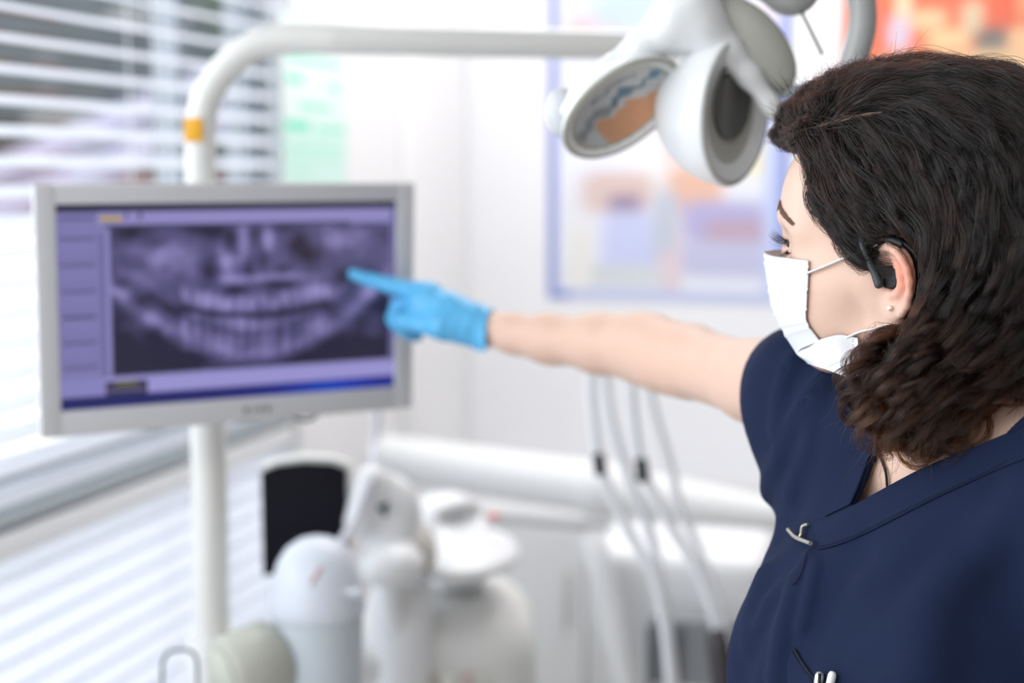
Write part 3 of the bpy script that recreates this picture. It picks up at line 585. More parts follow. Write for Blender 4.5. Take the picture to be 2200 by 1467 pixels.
lp_ = [at(347, 1900, 1.72), at(348, 1470, 1.72), at(350, 1425, 1.72), at(362, 1402, 1.72), at(385, 1396, 1.72), at(408, 1398, 1.72), at(420, 1412, 1.72), at(424, 1450, 1.72), at(424, 1900, 1.72)]
tag(tube('wire_loop_handle', spline(lp_, 70), .0022, mat('dark_teal_wire', (70, 92, 90), .35, metal=.4), None, 10), 'thin dark wire loop at the bottom edge, left of the pole', 'handle')
# instrument delivery unit with hanging hoses
du = empty('delivery_unit', tuple(at(1430, 2400, 2.45)*np.array([1, 1, 0]))); tag(du, 'white instrument delivery console behind the hoses, with a grey control panel', 'dental console')
def f_du(P):
    return s_box((P-at(1470, 1330, 2.55))@np.array(Matrix.Rotation(-.25, 3, 'Z')), (0, 0, 0), (.165, .12, .155), .035)
c = at(1470, 1330, 2.55); V, F_ = snet(f_du, axgrid(c[0]-.25, c[0]+.25, .01), axgrid(2.3, 2.8, .01), axgrid(c[2]-.2, c[2]+.2, .01)); mesh_obj('console_body', V, F_, m_w, du)
tube('front_rail', spline([at(1262, 1150, 2.42), at(1285, 1200, 2.40), at(1302, 1290, 2.38), at(1325, 1400, 2.36), at(1360, 1520, 2.36)], 30), .024, m_w, du, 20)
R_ = Matrix.Rotation(-.25, 3, 'Z'); V, F_ = box_vf(at(1490, 1400, 2.36), (.15, .02, .12), R_, .006); flatsh(mesh_obj('control_panel', V, F_, mat('panel_grey', (140, 144, 148), .35), du))
for k, x in enumerate((1395, 1425, 1456)):
    V, F_ = box_vf(at(x, 1410, 2.345), (.009, .012, .11), R_, .002); mesh_obj('panel_slot', V, F_, mat('slot_grey', (96, 100, 104), .4), du)
lathe('console_post', [(.16, 0), (.16, .03), (.04, .06), (.035, c[2]-.14)], (c[0], c[1]+.03, 0), m_w2, du)
m_hose = mat('instrument_hose', (236, 239, 244), .4)
hoses = [([(1268, 780), (1272, 880), (1290, 1000), (1345, 1130), (1405, 1240), (1428, 1350), (1440, 1480)], 2.2, .0085, 'outer left instrument hose, with the left dark grip, curving down to the console'),
         ([(1296, 780), (1310, 890), (1345, 1010), (1385, 1110), (1412, 1210), (1432, 1330), (1450, 1480)], 2.26, .0085, 'instrument hose just right of the outer left one, without a grip'),
         ([(1352, 790), (1360, 900), (1378, 1000), (1430, 1110), (1495, 1220), (1530, 1310), (1542, 1370)], 2.18, .0085, 'instrument hose with a dark grip in the middle, ending in the black handpiece'),
         ([(1385, 800), (1410, 900), (1440, 1000), (1462, 1090), (1505, 1190), (1540, 1280), (1566, 1400)], 2.3, .0075, 'rightmost instrument hose, nearest the navy blue top')]
for pts, Y, r, lab in hoses:
    h = tube('instrument_hose', spline([at(a, b, Y) for a, b in pts], 50), r, m_hose); tag(h, lab, 'hose', 'hoses of the delivery unit')
for k, (a, b, Y) in enumerate([((1284, 975), (1290, 1020), 2.185), ((1376, 985), (1380, 1035), 2.165)]):
    o = tube('dark_grip', spline([at(*a, Y), at((a[0]+b[0])/2+1, (a[1]+b[1])/2, Y), at(*b, Y)], 12), [.006]+[.0105]*10+[.006], m_dk, None, 16); tag(o, ['small dark grip clipped on the outer left hose', 'small dark grip clipped on the middle hose'][k], 'grip', 'dark grips on the hoses')
hp = tube('handpiece', spline([at(1538, 1352, 2.16), at(1545, 1400, 2.15), at(1556, 1500, 2.14)], 20), [.011]+[.016]*4+[.018]*14+[.012], mat('black_handpiece', (58, 54, 58), .35), None, 20); tag(hp, 'black handpiece at the end of a hose beside the navy top', 'handpiece')
# light grey arm crossing behind, wall cabinet
def f_arm2(P): return smin(s_cap(P, at(830, 985, 3.1), at(1290, 1050, 2.85), .052, .055), s_cap(P, at(1290, 1050, 2.85), at(1700, 1110, 2.7), .055, .03), .02)
c = at(1260, 1050, 2.9); V, F_ = snet(f_arm2, axgrid(c[0]-.5, c[0]+.5, .012), axgrid(2.5, 3.3, .012), axgrid(c[2]-.2, c[2]+.2, .012)); o = mesh_obj('swivel_arm_unit', V, F_, mat('arm_pale_grey', (228, 229, 229), .6)); tag(o, 'long pale grey support arm crossing low behind the hoses', 'arm')
cab = empty('storage_cabinet', tuple(bl(.2, .2, 0))); tag(cab, 'low white storage cabinet in the corner beside the window wall', 'cabinet')
zc = at(0, 1075, 3.6)[2]
flatsh(mesh_obj('carcass', *bbox(.05, 1.40, .01, .36, .02, zc-.02), m_w, cab)); flatsh(mesh_obj('top_board', *bbox(.04, 1.41, .01, .38, zc-.02, zc, .003), m_w, cab))
for k in range(3):
    d = flatsh(mesh_obj('door', *bbox(.055+k*.447, .055+(k+1)*.447-.006, .362, .378, .06, zc-.03, .002), m_w, cab)); mesh_obj('handle', *bbox(.06+k*.447+.39, .06+k*.447+.402, .378, .395, zc-.28, zc-.14, .002), m_gy, d)
# ------------------------------------------------------------------ the person: frames
hd = math.radians(151.3); hp_ = math.radians(-2)
HS = np.array([1.16, 1.03, 1.03])          # proportions of this head: long in the face
Hc = np.array([.3255, 1.157, at(1905, 590, 1.085)[2]])
Fh = np.array([math.cos(hd)*math.cos(hp_), math.sin(hd)*math.cos(hp_), math.sin(hp_)]); Lh = np.array([-math.sin(hd), math.cos(hd), 0]); Uh = np.cross(Fh, Lh)
HB = np.stack([Fh, Lh, Uh])                 # rows
def h2w(P): return Hc+(np.asarray(P, float)*HS)@HB
def w2h(P): return ((np.asarray(P)-Hc)@HB.T)/HS
td = math.radians(210); NB = np.array([.354, 1.12, 1.29])
Ft = np.array([math.cos(td), math.sin(td), 0]); Lt = np.array([-math.sin(td), math.cos(td), 0]); TB = np.stack([Ft, Lt, [0, 0, 1.]])
def t2w(P): return NB+np.asarray(P, float)@TB
def w2t(P): return (np.asarray(P)-NB)@TB.T
# ear: points of the photo laid on the plane of the auricle
EN = h2w((.40, .915, .04))-Hc; EN /= np.linalg.norm(EN); E0 = h2w((-.002, .0735, 0))
eu_ = nrm(np.cross(Uh, EN)); ev_ = np.cross(EN, eu_); EB = np.stack([eu_, ev_, EN])
def ep(px, py, off=0): P = hitplane(px, py, E0, EN)+EN*off; return (P-E0)@EB.T
helix = [(1893, 548, .001, .0022), (1899, 536, .003, .0030), (1916, 530, .0045, .0034), (1933, 539, .005, .0034), (1947, 557, .005, .0033), (1958, 580, .005, .0032), (1963, 606, .005, .0031), (1961, 634, .0045, .0030), (1953, 658, .003, .0032), (1940, 674, .0015, .0036)]
anti = [(1921, 551, .001, .0026), (1932, 570, .002, .0030), (1940, 592, .0025, .0034), (1941, 614, .002, .0034), (1933, 630, .002, .0034), (1922, 634, .0025, .0034)]
hx = [(*ep(a, b, o), r) for a, b, o, r in helix]; ax_ = [(*ep(a, b, o), r) for a, b, o, r in anti]
c_pl = ep(1930, 604); lobe = ep(1921, 662); conch = ep(1917, 598); trag = ep(1900, 603)
def f_ear(P):
    Q = (P-E0)@EB.T
    d = s_ell(Q, c_pl+[0, 0, -.001], (.0155, .0265, .0042))
    d = smin(d, s_ell(Q, lobe+[-.0005, 0, -.001], (.0098, .0105, .0042)), .004)
    d = smin(d, s_cap(Q, ep(1906, 560)+[0, 0, -.010], ep(1910, 640)+[0, 0, -.012], .012), .006)
    d = smax(d, -s_ell(Q, conch+[0, 0, .006], (.0085, .0125, .0095)), .003)
    d = smax(d, -s_ell(Q, ep(1912, 562)+[0, 0, .007], (.0058, .0062, .0082)), .0025)
    d = smin(d, s_chain(Q, hx, .002), .0022); d = smin(d, s_chain(Q, ax_, .002), .003)
    d = smin(d, s_ell(Q, trag+[.0005, 0, .0008], (.004, .0062, .0042)), .004)
    return d
EYE = np.array([.0660, .0315, .0195]); EYR = EYE*[1, -1, 1]
def f_head(P):
    Q = w2h(P); S = Q*np.array([1, 0, 1])+np.abs(Q)*np.array([0, 1, 0])     # mirrored copy
    d = s_ell(Q, (-.010, 0, .043), (.092, .0735, .084))
    d = smin(d, s_ell(Q, (.030, 0, .053), (.057, .0590, .066)), .03)
    d = smin(d, s_ell(Q, (.034, 0, -.004), (.050, .0555, .060)), .03)
    d = smin(d, s_cap(S, (.052, .040, -.008), (.018, .058, -.004), .0155, .012), .022)      # cheekbone
    d = smin(d, s_ell(S, (.038, .027, -.034), (.038, .032, .034)), .025)                    # cheek
    d = smin(d, s_cap(S, (.000, .050, -.046), (.054, .015, -.066), .0135, .012), .025)      # jaw
    d = smin(d, s_ell(Q, (.062, 0, -.066), (.016, .017, .015)), .015)
    d = smin(d, s_ell(Q, (.062, 0, -.044), (.020, .024, .016)), .015)
    d = smin(d, s_cap(S, (.074, .020, .040), (.060, .046, .036), .012, .011), .014)         # brow ridge
    d = smax(d, -s_ell(S, (.090, .031, .020), (.016, .019, .012)), .016)                    # socket
    d = smin(d, s_ell(S, EYE, (.0142, .0150, .0140)), .007)                                # lids
    d = smin(d, s_cap(Q, (.080, 0, .022), (.091, 0, -.012), .0055, .0078), .014); d = smin(d, s_ell(S, (.084, .010, -.018), (.012, .008, .008)), .007)
    d = smin(d, s_ell(S, (.079, .010, -.038), (.006, .016, .005)), .006); d = smin(d, s_ell(Q, (.077, 0, -.047), (.007, .016, .006)), .006)
    d = smax(d, -s_ell(S@np.array(Matrix.Rotation(0, 3, 'X')), EYE+[.012, .0012, -.0008], (.0125, .0150, .0050)), .0012)   # lid opening
    d = smin(d, s_ell(S, (-.002, .066, -.012), (.018, .009, .024)), .012)
    return d
def f_headneck(P):
    d = near(P, h2w((0, 0, .02)), .2, f_head)
    nk = s_cap(P, h2w((-.020, 0, -.030)), t2w((-.012, 0, .01)), .050, .054)
    nk = smin(nk, s_cap(P, h2w((.012, 0, -.06)), t2w((.020, 0, -.010)), .028, .026), .03)
    nk = smin(nk, s_cap(P, h2w((-.012, .058, -.045)), t2w((.048, .014, -.032)), .014, .008), .02)   # neck muscle
    d = smin(d, nk, .022)
    return d
# torso
RS = at(1750, 846, 1.272); LSh = t2w((.0, .172, -.035))
def f_torso(P):
    Q = w2t(P); S = Q*np.array([1, 0, 1])+np.abs(Q)*np.array([0, 1, 0])
    d = s_ell(Q, (-.012, 0, -.16), (.092, .142, .175))
    d = smin(d, s_ell(Q, (-.005, 0, -.40), (.085, .125, .19)), .06); d = smin(d, s_ell(Q, (-.02, 0, -.55), (.10, .165, .14)), .06)
    d = smin(d, s_ell(S, (.060, .062, -.185), (.050, .055, .055)), .03)
    d = smin(d, s_cap(S, (-.015, .02, .020), (-.005, .135, -.020), .040, .040), .04)
    d = smin(d, s_cap(S, (.050, .018, -.034), (.022, .140, -.016), .008, .009), .016)       # collar bones
    return smin(d, s_cap(P, RS, t2w((.0, -.09, -.06)), .048, .07), .04)
EL = at(1428, 766, 1.565)
arm_ch = [(*RS, .050), (*at(1625, 820, 1.400), .0385), (*at(1480, 776, 1.530), .0370), (*EL, .0365), (*at(1385, 750, 1.600), .0365), (*at(1290, 738, 1.640), .0325), (*at(1180, 728, 1.685), .0270), (*at(1105, 717, 1.715), .0215), (*at(1062, 708, 1.735), .0195)]
def f_arm(P):
    d = s_chain(P, arm_ch, .02)
    d = smin(d, s_cap(P, at(1405, 722, 1.585), at(1350, 722, 1.61), .018), .02)
    return d
WR = at(1062, 708, 1.735)
def f_hand(P):
    A = lambda a, b, y: at(a, b, y)
    # palm: from the wrist to the knuckles, back of the hand upward, thumb side to the camera
    d = s_chain(P, [(*WR, .0190), (*A(1015, 694, 1.742), .0215), (*A(965, 676, 1.752), .0235), (*A(915, 655, 1.765), .0235)], .015)
    d = smin(d, s_cap(P, A(1000, 690, 1.775), A(905, 645, 1.795), .018, .018), .02)
    d = smin(d, s_cap(P, A(925, 632, 1.765), A(905, 632, 1.775), .0135), .012)
    ind = [(*A(915, 634, 1.768), .0120), (*A(872, 622, 1.784), .0100), (*A(838, 613, 1.798), .0092), (*A(800, 603, 1.812), .0082), (*A(760, 589, 1.826), .0064)]
    d = smin(d, s_chain(P, ind, .003), .005)
    mid = [(*A(905, 640, 1.790), .0115), (*A(858, 655, 1.805), .0100), (*A(846, 685, 1.800), .0092), (*A(868, 704, 1.785), .0085)]
    rin = [(*A(905, 655, 1.812), .0110), (*A(862, 672, 1.826), .0095), (*A(856, 700, 1.818), .0088), (*A(880, 716, 1.800), .0080)]
    lit = [(*A(915, 668, 1.830), .0100), (*A(880, 688, 1.840), .0085), (*A(874, 710, 1.834), .0078), (*A(895, 722, 1.818), .0072)]
    for f_ in (mid, rin, lit): d = smin(d, s_chain(P, f_, .002), .003)
    d = smin(d, s_cap(P, A(1010, 705, 1.735), A(945, 700, 1.730), .0185, .0165), .012)      # ball of the thumb
    th_ = [(*A(950, 700, 1.730), .0145), (*A(905, 696, 1.742), .0108), (*A(868, 690, 1.758), .0096), (*A(850, 694, 1.768), .0080)]
    return smin(d, s_chain(P, th_, .003), .005)
larm = [(*LSh, .050), (*(LSh+[.045, -.02, -.14]), .040), (*(LSh+[.06, .01, -.28]), .034), (*(LSh+[.02, .10, -.36]), .030), (*(LSh+[-.02, .19, -.42]), .022), (*(LSh+[-.03, .25, -.44]), .021)]
def f_body(P):
    d = f_headneck(P)
    d = smin(d, f_torso(P), .035)
    d = smin(d, near(P, at(1400, 760, 1.55), .36, f_arm), .03)
    d = smin(d, near(P, at(930, 665, 1.78), .14, lambda Q: f_hand(Q)+.0012), .01)
    d = smin(d, s_chain(P, larm, .02), .03)
    d = smin(d, near(P, E0, .05, f_ear), .0035)
    return d
# ---- scrub top
zs_ = np.array([-.75, -.55, -.40, -.30, -.20, -.12, -.05, 0.0, .04]); fr_a = np.array([.182, .180, .176, .168, .152, .122, .085, .06, .05]); fr_b = np.array([.205, .195, .182, .176, .170, .160, .13, .09, .05]); bk_a = np.array([.13, .12, .115, .115, .12, .12, .10, .07, .05])
folds = []
def f_top0(P):
    Q = w2t(P); z = Q[:, 2]; a = np.interp(z, zs_, fr_a); b = np.interp(z, zs_, fr_b); k = np.interp(z, zs_, bk_a)
    ax2 = np.where(Q[:, 0] > 0, a, k); q = np.sqrt((Q[:, 0]/ax2)**2+(Q[:, 1]/b)**2); d = (q-1)*np.minimum(ax2, b)*.9
    d = smax(d, np.maximum(z-.03, -.78-z), .03)
    S = Q*np.array([1, 0, 1])+np.abs(Q)*np.array([0, 1, 0])
    d = smin(d, s_cap(S, (-.012, .045, .018), (-.005, .135, -.022), .050, .052), .05)
    d = smin(d, s_ell(S, (.075, .062, -.190), (.062, .068, .07)), .05)
    d = smin(d, s_chain(P, [(*larm[0][:3], .066), (*larm[1][:3], .066), (*(LSh+[.05, -.015, -.19]), .070)], .03), .05)
    return d
def f_sleeve(P):
    d = s_chain(P, [(*t2w((0, -.10, -.03)), .06), (*(RS+[0, 0, .0]), .061), (*at(1650, 822, 1.385), .0465), (*at(1560, 812, 1.46), .0465)], .02)
    return smin(d, s_chain(P, [(*t2w((.0, -.11, -.12)), .055), (*at(1745, 925, 1.29), .045), (*at(1668, 965, 1.355), .0215), (*at(1590, 960, 1.42), .020)], .02), .05)
SA = at(1742, 800, 1.31); SB_ = at(1766, 1008, 1.28); ad = nrm(EL-RS); sn = nrm(ad-nrm(SA-SB_)*np.dot(ad, nrm(SA-SB_)))
def f_outer(P):
    sl = near(P, at(1680, 880, 1.33), .24, f_sleeve)
    sl = np.maximum(sl, (P-SA)@sn)
    d = smin(f_top0(P), sl, .035)
    Q = w2t(P)
    w = .0016*np.sin(Q[:, 1]*62+Q[:, 2]*14+1.5*np.sin(Q[:, 2]*9))+.0012*np.sin(Q[:, 1]*105-Q[:, 2]*30+2*np.sin(Q[:, 2]*13+Q[:, 0]*20))
    d = d-1.5*w*np.clip(-(Q[:, 2]-.0)*6, .25, 1)
    for pl, A_, w_ in folds:
        dd = None
        for a, b in zip(pl[:-1], pl[1:]):
            e = s_cap(P, a, b, 0); dd = e if dd is None else np.minimum(dd, e)
        d = d-2.0*A_*np.exp(-(dd/w_)**2)
    return d
def addfold(pts, A_, w_):
    H = march(f_outer, [p[0] for p in pts], [p[1] for p in pts]); H = H[~np.isnan(H[:, 0])]
    if len(H) > 1: folds.append((H, A_, w_))
_pend = [([(1782, 806), (1723, 884), (1674, 988), (1650, 1057), (1632, 1120)], .0052, .010), ([(1700, 775), (1676, 850), (1668, 930)], .004, .008), ([(1738, 1200), (1708, 1250), (1694, 1295), (1674, 1385), (1664, 1460)], .0050, .0075),
         ([(1690, 1250), (1654, 1295), (1634, 1345)], .0042, .007), ([(1752, 1216), (1738, 1285), (1724, 1345)], .0035, .0055), ([(2190, 1060), (2080, 1180), (2010, 1300), (1985, 1440)], .006, .020), ([(1905, 1160), (1990, 1130), (2100, 1080)], .002, .012),
         ([(1760, 850), (1735, 960), (1700, 1060)], .0026, .010), ([(1655, 1120), (1640, 1230), (1610, 1380)], .003, .010), ([(1860, 1250), (1960, 1180), (2080, 1110)], .0022, .013), ([(1850, 1420), (1990, 1300), (2120, 1180)], .0025, .014)]
_n0 = f_outer; base_pl = [(p, a, w) for p, a, w in _pend]
for p, a, w in base_pl:
    hold = folds[:]; folds.clear(); addfold(p, a, w); folds[:] = hold+folds

# neck opening: a V in the torso front
def s_poly(p, poly):
    """signed distance of 2-D points to a polygon"""
    poly = np.array(poly, float); n = len(poly); d = np.full(len(p), 1e9); s = np.ones(len(p))
    for i in range(n):
        a, b = poly[i], poly[i-1]; e = b-a; w = p-a; t = np.clip(w@e/(e@e), 0, 1); d = np.minimum(d, ((w-t[:, None]*e)**2).sum(1))
        c1_ = p[:, 1] >= a[1]; c2_ = p[:, 1] < b[1]; c3 = e[0]*w[:, 1] > e[1]*w[:, 0]
        s = np.where((c1_ & c2_ & c3) | (~c1_ & ~c2_ & ~c3), -s, s)
    return s*np.sqrt(d)
VB = w2t(march(f_outer, 1826, 1088)[0]); VR = w2t(march(f_outer, 1985, 1003)[0]); VR2 = w2t(march(f_outer, 2155, 934)[0])
VL = w2t(march(f_outer, 1888, 932)[0])
neck_poly = [tuple(VB[1:]), tuple((VB[1:]+VR[1:])/2+[.000, -.0015]), tuple(VR[1:]), tuple(VR2[1:]), (VR2[1]+.012, .045), (.105, .16), (-.10, .16), (-.068, .04), tuple(VL[1:]*[1, 1]+[-.004, .018]), tuple(VL[1:])]
def f_cut(P):
    Q = w2t(P); a = s_poly(Q[:, 1:], neck_poly)*.9
    back = np.maximum(s_cap(Q, (-.03, 0, .0), (-.05, 0, .2), .078), Q[:, 0]+.005)
    return np.minimum(np.maximum(a, -.02-Q[:, 0]), back)
def f_scrub(P):
    d = f_outer(P); th = .0070+.010*np.clip((-w2t(P)[:, 2]-.055)/.03, 0, 1); d = np.maximum(d, -(d+th)); return np.maximum(d, -f_cut(P))
import time as _t; _t0 = _t.time()
# ------------------------------------------------------------------ skin
def f_glove(P): 
    d = f_hand(P)-.0012
    cu = s_cap(P, at(1010, 696, 1.745), at(1075, 722, 1.733), .0225, .0335); ci = s_cap(P, at(1010, 696, 1.745), at(1078, 723, 1.733), .0195, .0312)
    cu = np.maximum(cu, -ci); cut = (P-at(1056, 712, 1.737))@nrm(nrm(WR-at(1010, 694, 1.742))*1.0+np.array([.0, .0, .22])); cu = np.maximum(cu, cut)
    d = np.maximum(d, (P-at(1050, 708, 1.738))@nrm(WR-at(1010, 694, 1.742)))
    w = .0007*np.sin(P[:, 0]*420+P[:, 2]*160)*np.sin(P[:, 2]*300+P[:, 1]*200)
    return np.minimum(smin(d, cu, .004), cu)+w
V, F_ = snet(f_body, axgrid(-.2, .72, .0045, (.16, .46), .0017), axgrid(.6, 1.95, .0045, (1.0, 1.27), .0017), axgrid(.70, 1.62, .0045, (1.29, 1.52), .0017))
base = np.array(lin((218, 185, 167))); Q = w2h(V); colr = np.tile(base, (len(V), 1))
def tint(w, rgb): 
    global colr
    colr = colr*(1-w[:, None])+np.array(lin(rgb))*w[:, None]
de = np.linalg.norm(V-(E0+np.array(ep(1952, 590))@EB), axis=1); tint(np.exp(-(de/.020)**2)*.75, (226, 128, 100))
dl = np.linalg.norm(V-(E0+np.array(ep(1921, 662))@EB), axis=1); tint(np.exp(-(dl/.010)**2)*.4, (236, 200, 188))
tint(np.exp(-((Q[:, 0]-.06)/.02)**2-((np.abs(Q[:, 1])-.045)/.02)**2-((Q[:, 2]+.02)/.02)**2)*.25, (224, 160, 140))
tint(np.clip(1-np.linalg.norm((Q-[.070, .032, .026])/[.022, .02, .009], axis=1), 0, 1)*.5, (196, 150, 132))
tint(np.exp(-np.linalg.norm(V-at(1440, 760, 1.53), axis=1)**2/.03**2)*.35, (228, 176, 154))
person = mesh_obj('person', V, F_, mat('skin', attr='col', rough=.46, sss=.10, spec=.4, bump=.12, bscale=700), None, True, colr)
tag(person, 'person in a navy scrub top and white face mask, pointing at the screen', 'person')
m_navy = mat('navy_fabric', (22, 33, 60), .9, spec=.18, bump=.25, bscale=1400, var=.06, vscale=20)
V, F_ = snet(f_scrub, axgrid(.0, .72, .0027), axgrid(.62, 1.5, .0027), axgrid(1.0, 1.42, .0027), slack=1.6)
scrub = tag(mesh_obj('scrub_top', V, F_, m_navy, person), 'navy blue V-neck scrub top')
V, F_ = snet(f_glove, axgrid(-.26, .02, .0018), axgrid(1.66, 1.9, .0018), axgrid(1.28, 1.46, .0018))
glove = tag(mesh_obj('glove', V, F_, mat('nitrile_blue', (88, 178, 228), .42, spec=.5), person), 'light blue disposable glove')
V, F_ = lathe_vf([(.0001, -.0118*1)]+[(.0118*math.cos(a), .0118*math.sin(a)) for a in np.linspace(-1.5, 1.5, 15)]+[(.0001, .0118)], (0, 0, 0), 32)
ew = h2w(EYE)-nrm(Fh)*.0002
eye = mesh_obj('eye', V+ew, F_, mat('eye_white', (226, 224, 224), .15, coat=.6), person)
gz = nrm(at(760, 590, 1.826)-ew); Vi, Fi = lathe_vf([(.0001, .0120), (.0022, .0120), (.0024, .01185), (.0055, .0106), (.0058, .0100)], (0, 0, 0), 32, gz)
mesh_obj('iris', Vi+ew, Fi, mat('iris_brown', (70, 44, 30), .15, coat=.6), eye)
# lids, lashes, brow
def lidpt(a, up):    # a 0 inner .. 1 outer corner
    y = EYE[1]+(a-.5)*.0270; th_ = (a-.5)*1.05
    z = EYE[2]-.0005+(.0052 if up else -.0046)*(1-(2*a-1)**2)**.6+.0010*(a-.5); x = EYE[0]+.0128*math.cos(th_*1.25)+.0002
    return np.array([x, y, z])
up_l = spline([lidpt(a, True) for a in np.linspace(0, 1, 9)], 30)
tube('eyeliner', h2w(up_l), [.0003]+[.0010]*28+[.0004], mat('blue_black_liner', (38, 46, 62), .5), person, 8)
def curve_mesh(name, strands, r, m, parent, seg=4):
    vs = []
    for s_, r_ in zip(strands, r): vs.append(tube_vf(s_, r_, seg, False))
    V, F_ = join(vs); return mesh_obj(name, V, np.array(F_), m, parent)
st_ = []; rr_ = []
for k in range(44):
    a = .22+.76*rng.random(); p = lidpt(a, True); d = np.array([1.0, (a-.45)*1.3+rng.normal(0, .2), .12+rng.normal(0, .17)]); d /= np.linalg.norm(d); L = .0105+rng.random()*.004
    q = np.linspace(0, 1, 7)[:, None]; st_.append(h2w(p+d*L*q+np.array([0, 0, 1])*L*.55*q**2-np.array([0, 0, 1])*L*.12*q)); rr_.append(np.linspace(.00020, .00004, 7))
for k in range(34):
    a = .25+.7*rng.random(); p = lidpt(a, False); d = np.array([.8, (a-.45)*1.5+rng.normal(0, .2), -.45+rng.normal(0, .15)]); d /= np.linalg.norm(d); L = .005+rng.random()*.003
    q = np.linspace(0, 1, 6)[:, None]; st_.append(h2w(p+d*L*q)); rr_.append(np.linspace(.0002, .00004, 6))
m_lash = mat('lash_black', (22, 20, 26), .5); tag(curve_mesh('eyelashes', st_, rr_, m_lash, person), kind='stuff')
def mirror_(P): return h2w(w2h(P)*np.array([1, -1, 1]))
def surf(P, f=f_head, off=0., it=6):
    P = np.array(P, float)
    for _ in range(it): d = f(P); P = P-grad(f, P)*(d-off)[:, None]
    return P
st_ = []; rr_ = []
bl_ = spline(np.array([(1675, 440), (1680, 453), (1689, 466), (1703, 481)], float), 30); Hb = march(f_head, bl_[:, 0], bl_[:, 1]); Hb = w2h(Hb[~np.isnan(Hb[:, 0])])
inner = np.array([(.094, .014, Hb[0, 2]-.003), (.0935, .022, Hb[0, 2]-.001)]); bpath = spline(np.r_[inner, Hb[::7]], 60)
for k in range(800):
    a = rng.random(); p = bpath[int(a*58)]; tg_ = nrm(bpath[int(a*58)+1]-p); w = .0034*(1-a*.72); up_ = np.array([0, 0, 1.])
    c = p+up_*rng.uniform(-w, w); d = nrm(tg_+up_*rng.normal(.12, .18)); L = .0055
    P = surf(h2w(np.array([c, c+d*L*.5, c+d*L])), f_head, .0004, 3); P[1:] += grad(f_head, P[1:])*.0004; st_.append(P); rr_.append([.00017, .00015, .00004])
    if k % 2: st_.append(mirror_(P)); rr_.append([.00017, .00015, .00004])
tag(curve_mesh('eyebrow', st_, rr_, mat('brow_brown', (98, 68, 56), .7), person), kind='stuff')
# ------------------------------------------------------------------ face mask
def midp(px, py): return hitplane(px, py, Hc, Lh)
def mirror(P): q = w2h(P); q = q*np.array([1, -1, 1]); return h2w(q)
Np = [(1741, 560), (1741, 592), (1739, 625), (1737, 660), (1738, 690), (1764, 728)]; Mp = [(1652, 539), (1657, 578), (1663, 618), (1670, 658), (1688, 700), (1722, 756)]
Nn = march(f_headneck, [p[0] for p in Np], [p[1] for p in Np]); Nn = Nn+grad(f_headneck, Nn)*.0022
rows = []
for k, (N_, mp) in enumerate(zip(Nn, Mp)):
    M_ = midp(*mp); n_, m_ = w2h(N_), w2h(M_)
    K = np.array([n_[0]*.30+m_[0]*.70-.0015, n_[1]*.66, n_[2]*.45+m_[2]*.55]); K2 = np.array([m_[0]-.0012, n_[1]*.26, m_[2]])
    loc = [n_, K, K2, m_, K2*[1, -1, 1], K*[1, -1, 1], n_*[1, -1, 1]]; rows.append(h2w(np.array(loc)))
rows = np.array(rows)                      # (6,7,3)
G = np.stack([spline(rows[:, j], 49) for j in range(7)], 1); G = np.stack([spline(G[i], 61) for i in range(49)], 0)
gu = np.gradient(G, axis=0); gv = np.gradient(G, axis=1); NN = np.cross(gu, gv); NN /= np.linalg.norm(NN, axis=2)[..., None]
if (NN[24, 30]@Fh) < 0: NN = -NN
t = np.linspace(0, 1, 49); pl = sum(-.0009*np.exp(-((t-c)/.012)**2)+.0007*np.exp(-((t-c-.03)/.02)**2) for c in (.08, .36, .60, .80)); G = G+NN*pl[:, None, None]
m_mask = mat('mask_white', (224, 227, 232), .8, bump=.35, bscale=900)
maskp = grid_obj('face_mask', G, m_mask, person, None, .0008); tag(maskp, 'white pleated face mask, lower edge loose under the chin')
Tp = [(1846, 723), (1806, 716), (1766, 727)]; Bp = [(1859, 823), (1800, 803), (1762, 787)]
Tn = march(f_headneck, [p[0] for p in Tp], [p[1] for p in Tp]); Tn = Tn+grad(f_headneck, Tn)*.003
top_ = [*Tn, midp(1712, 738)]; bot_ = [at(*Bp[0], Tn[0][1]-.012), at(*Bp[1], Tn[1][1]-.004), at(*Bp[2], Tn[2][1]), midp(1740, 777)]
top_ = top_+[mirror(p) for p in top_[-2::-1]]; bot_ = bot_+[mirror(p) for p in bot_[-2::-1]]
mid_ = [(a+b)/2+(nrm(a+b-2*Hc-np.array([0, 0, (a+b-2*Hc)[2]])))*.003 for a, b in zip(top_, bot_)]
R3 = np.array([top_, mid_, bot_]); G = np.stack([spline(R3[:, j], 25) for j in range(7)], 1); G = np.stack([spline(G[i], 61) for i in range(25)], 0)
gu = np.gradient(G, axis=0); gv = np.gradient(G, axis=1); NN = np.cross(gu, gv); NN /= np.linalg.norm(NN, axis=2)[..., None]
tt = np.linspace(0, 1, 61)[None, :]; ss = np.linspace(0, 1, 25)[:, None]; G = G+NN*(.0012*np.sin(tt*22+ss*5)*(1-ss*.4))[..., None]
grid_obj('chin_flap', G, m_mask, maskp, None, .0008)
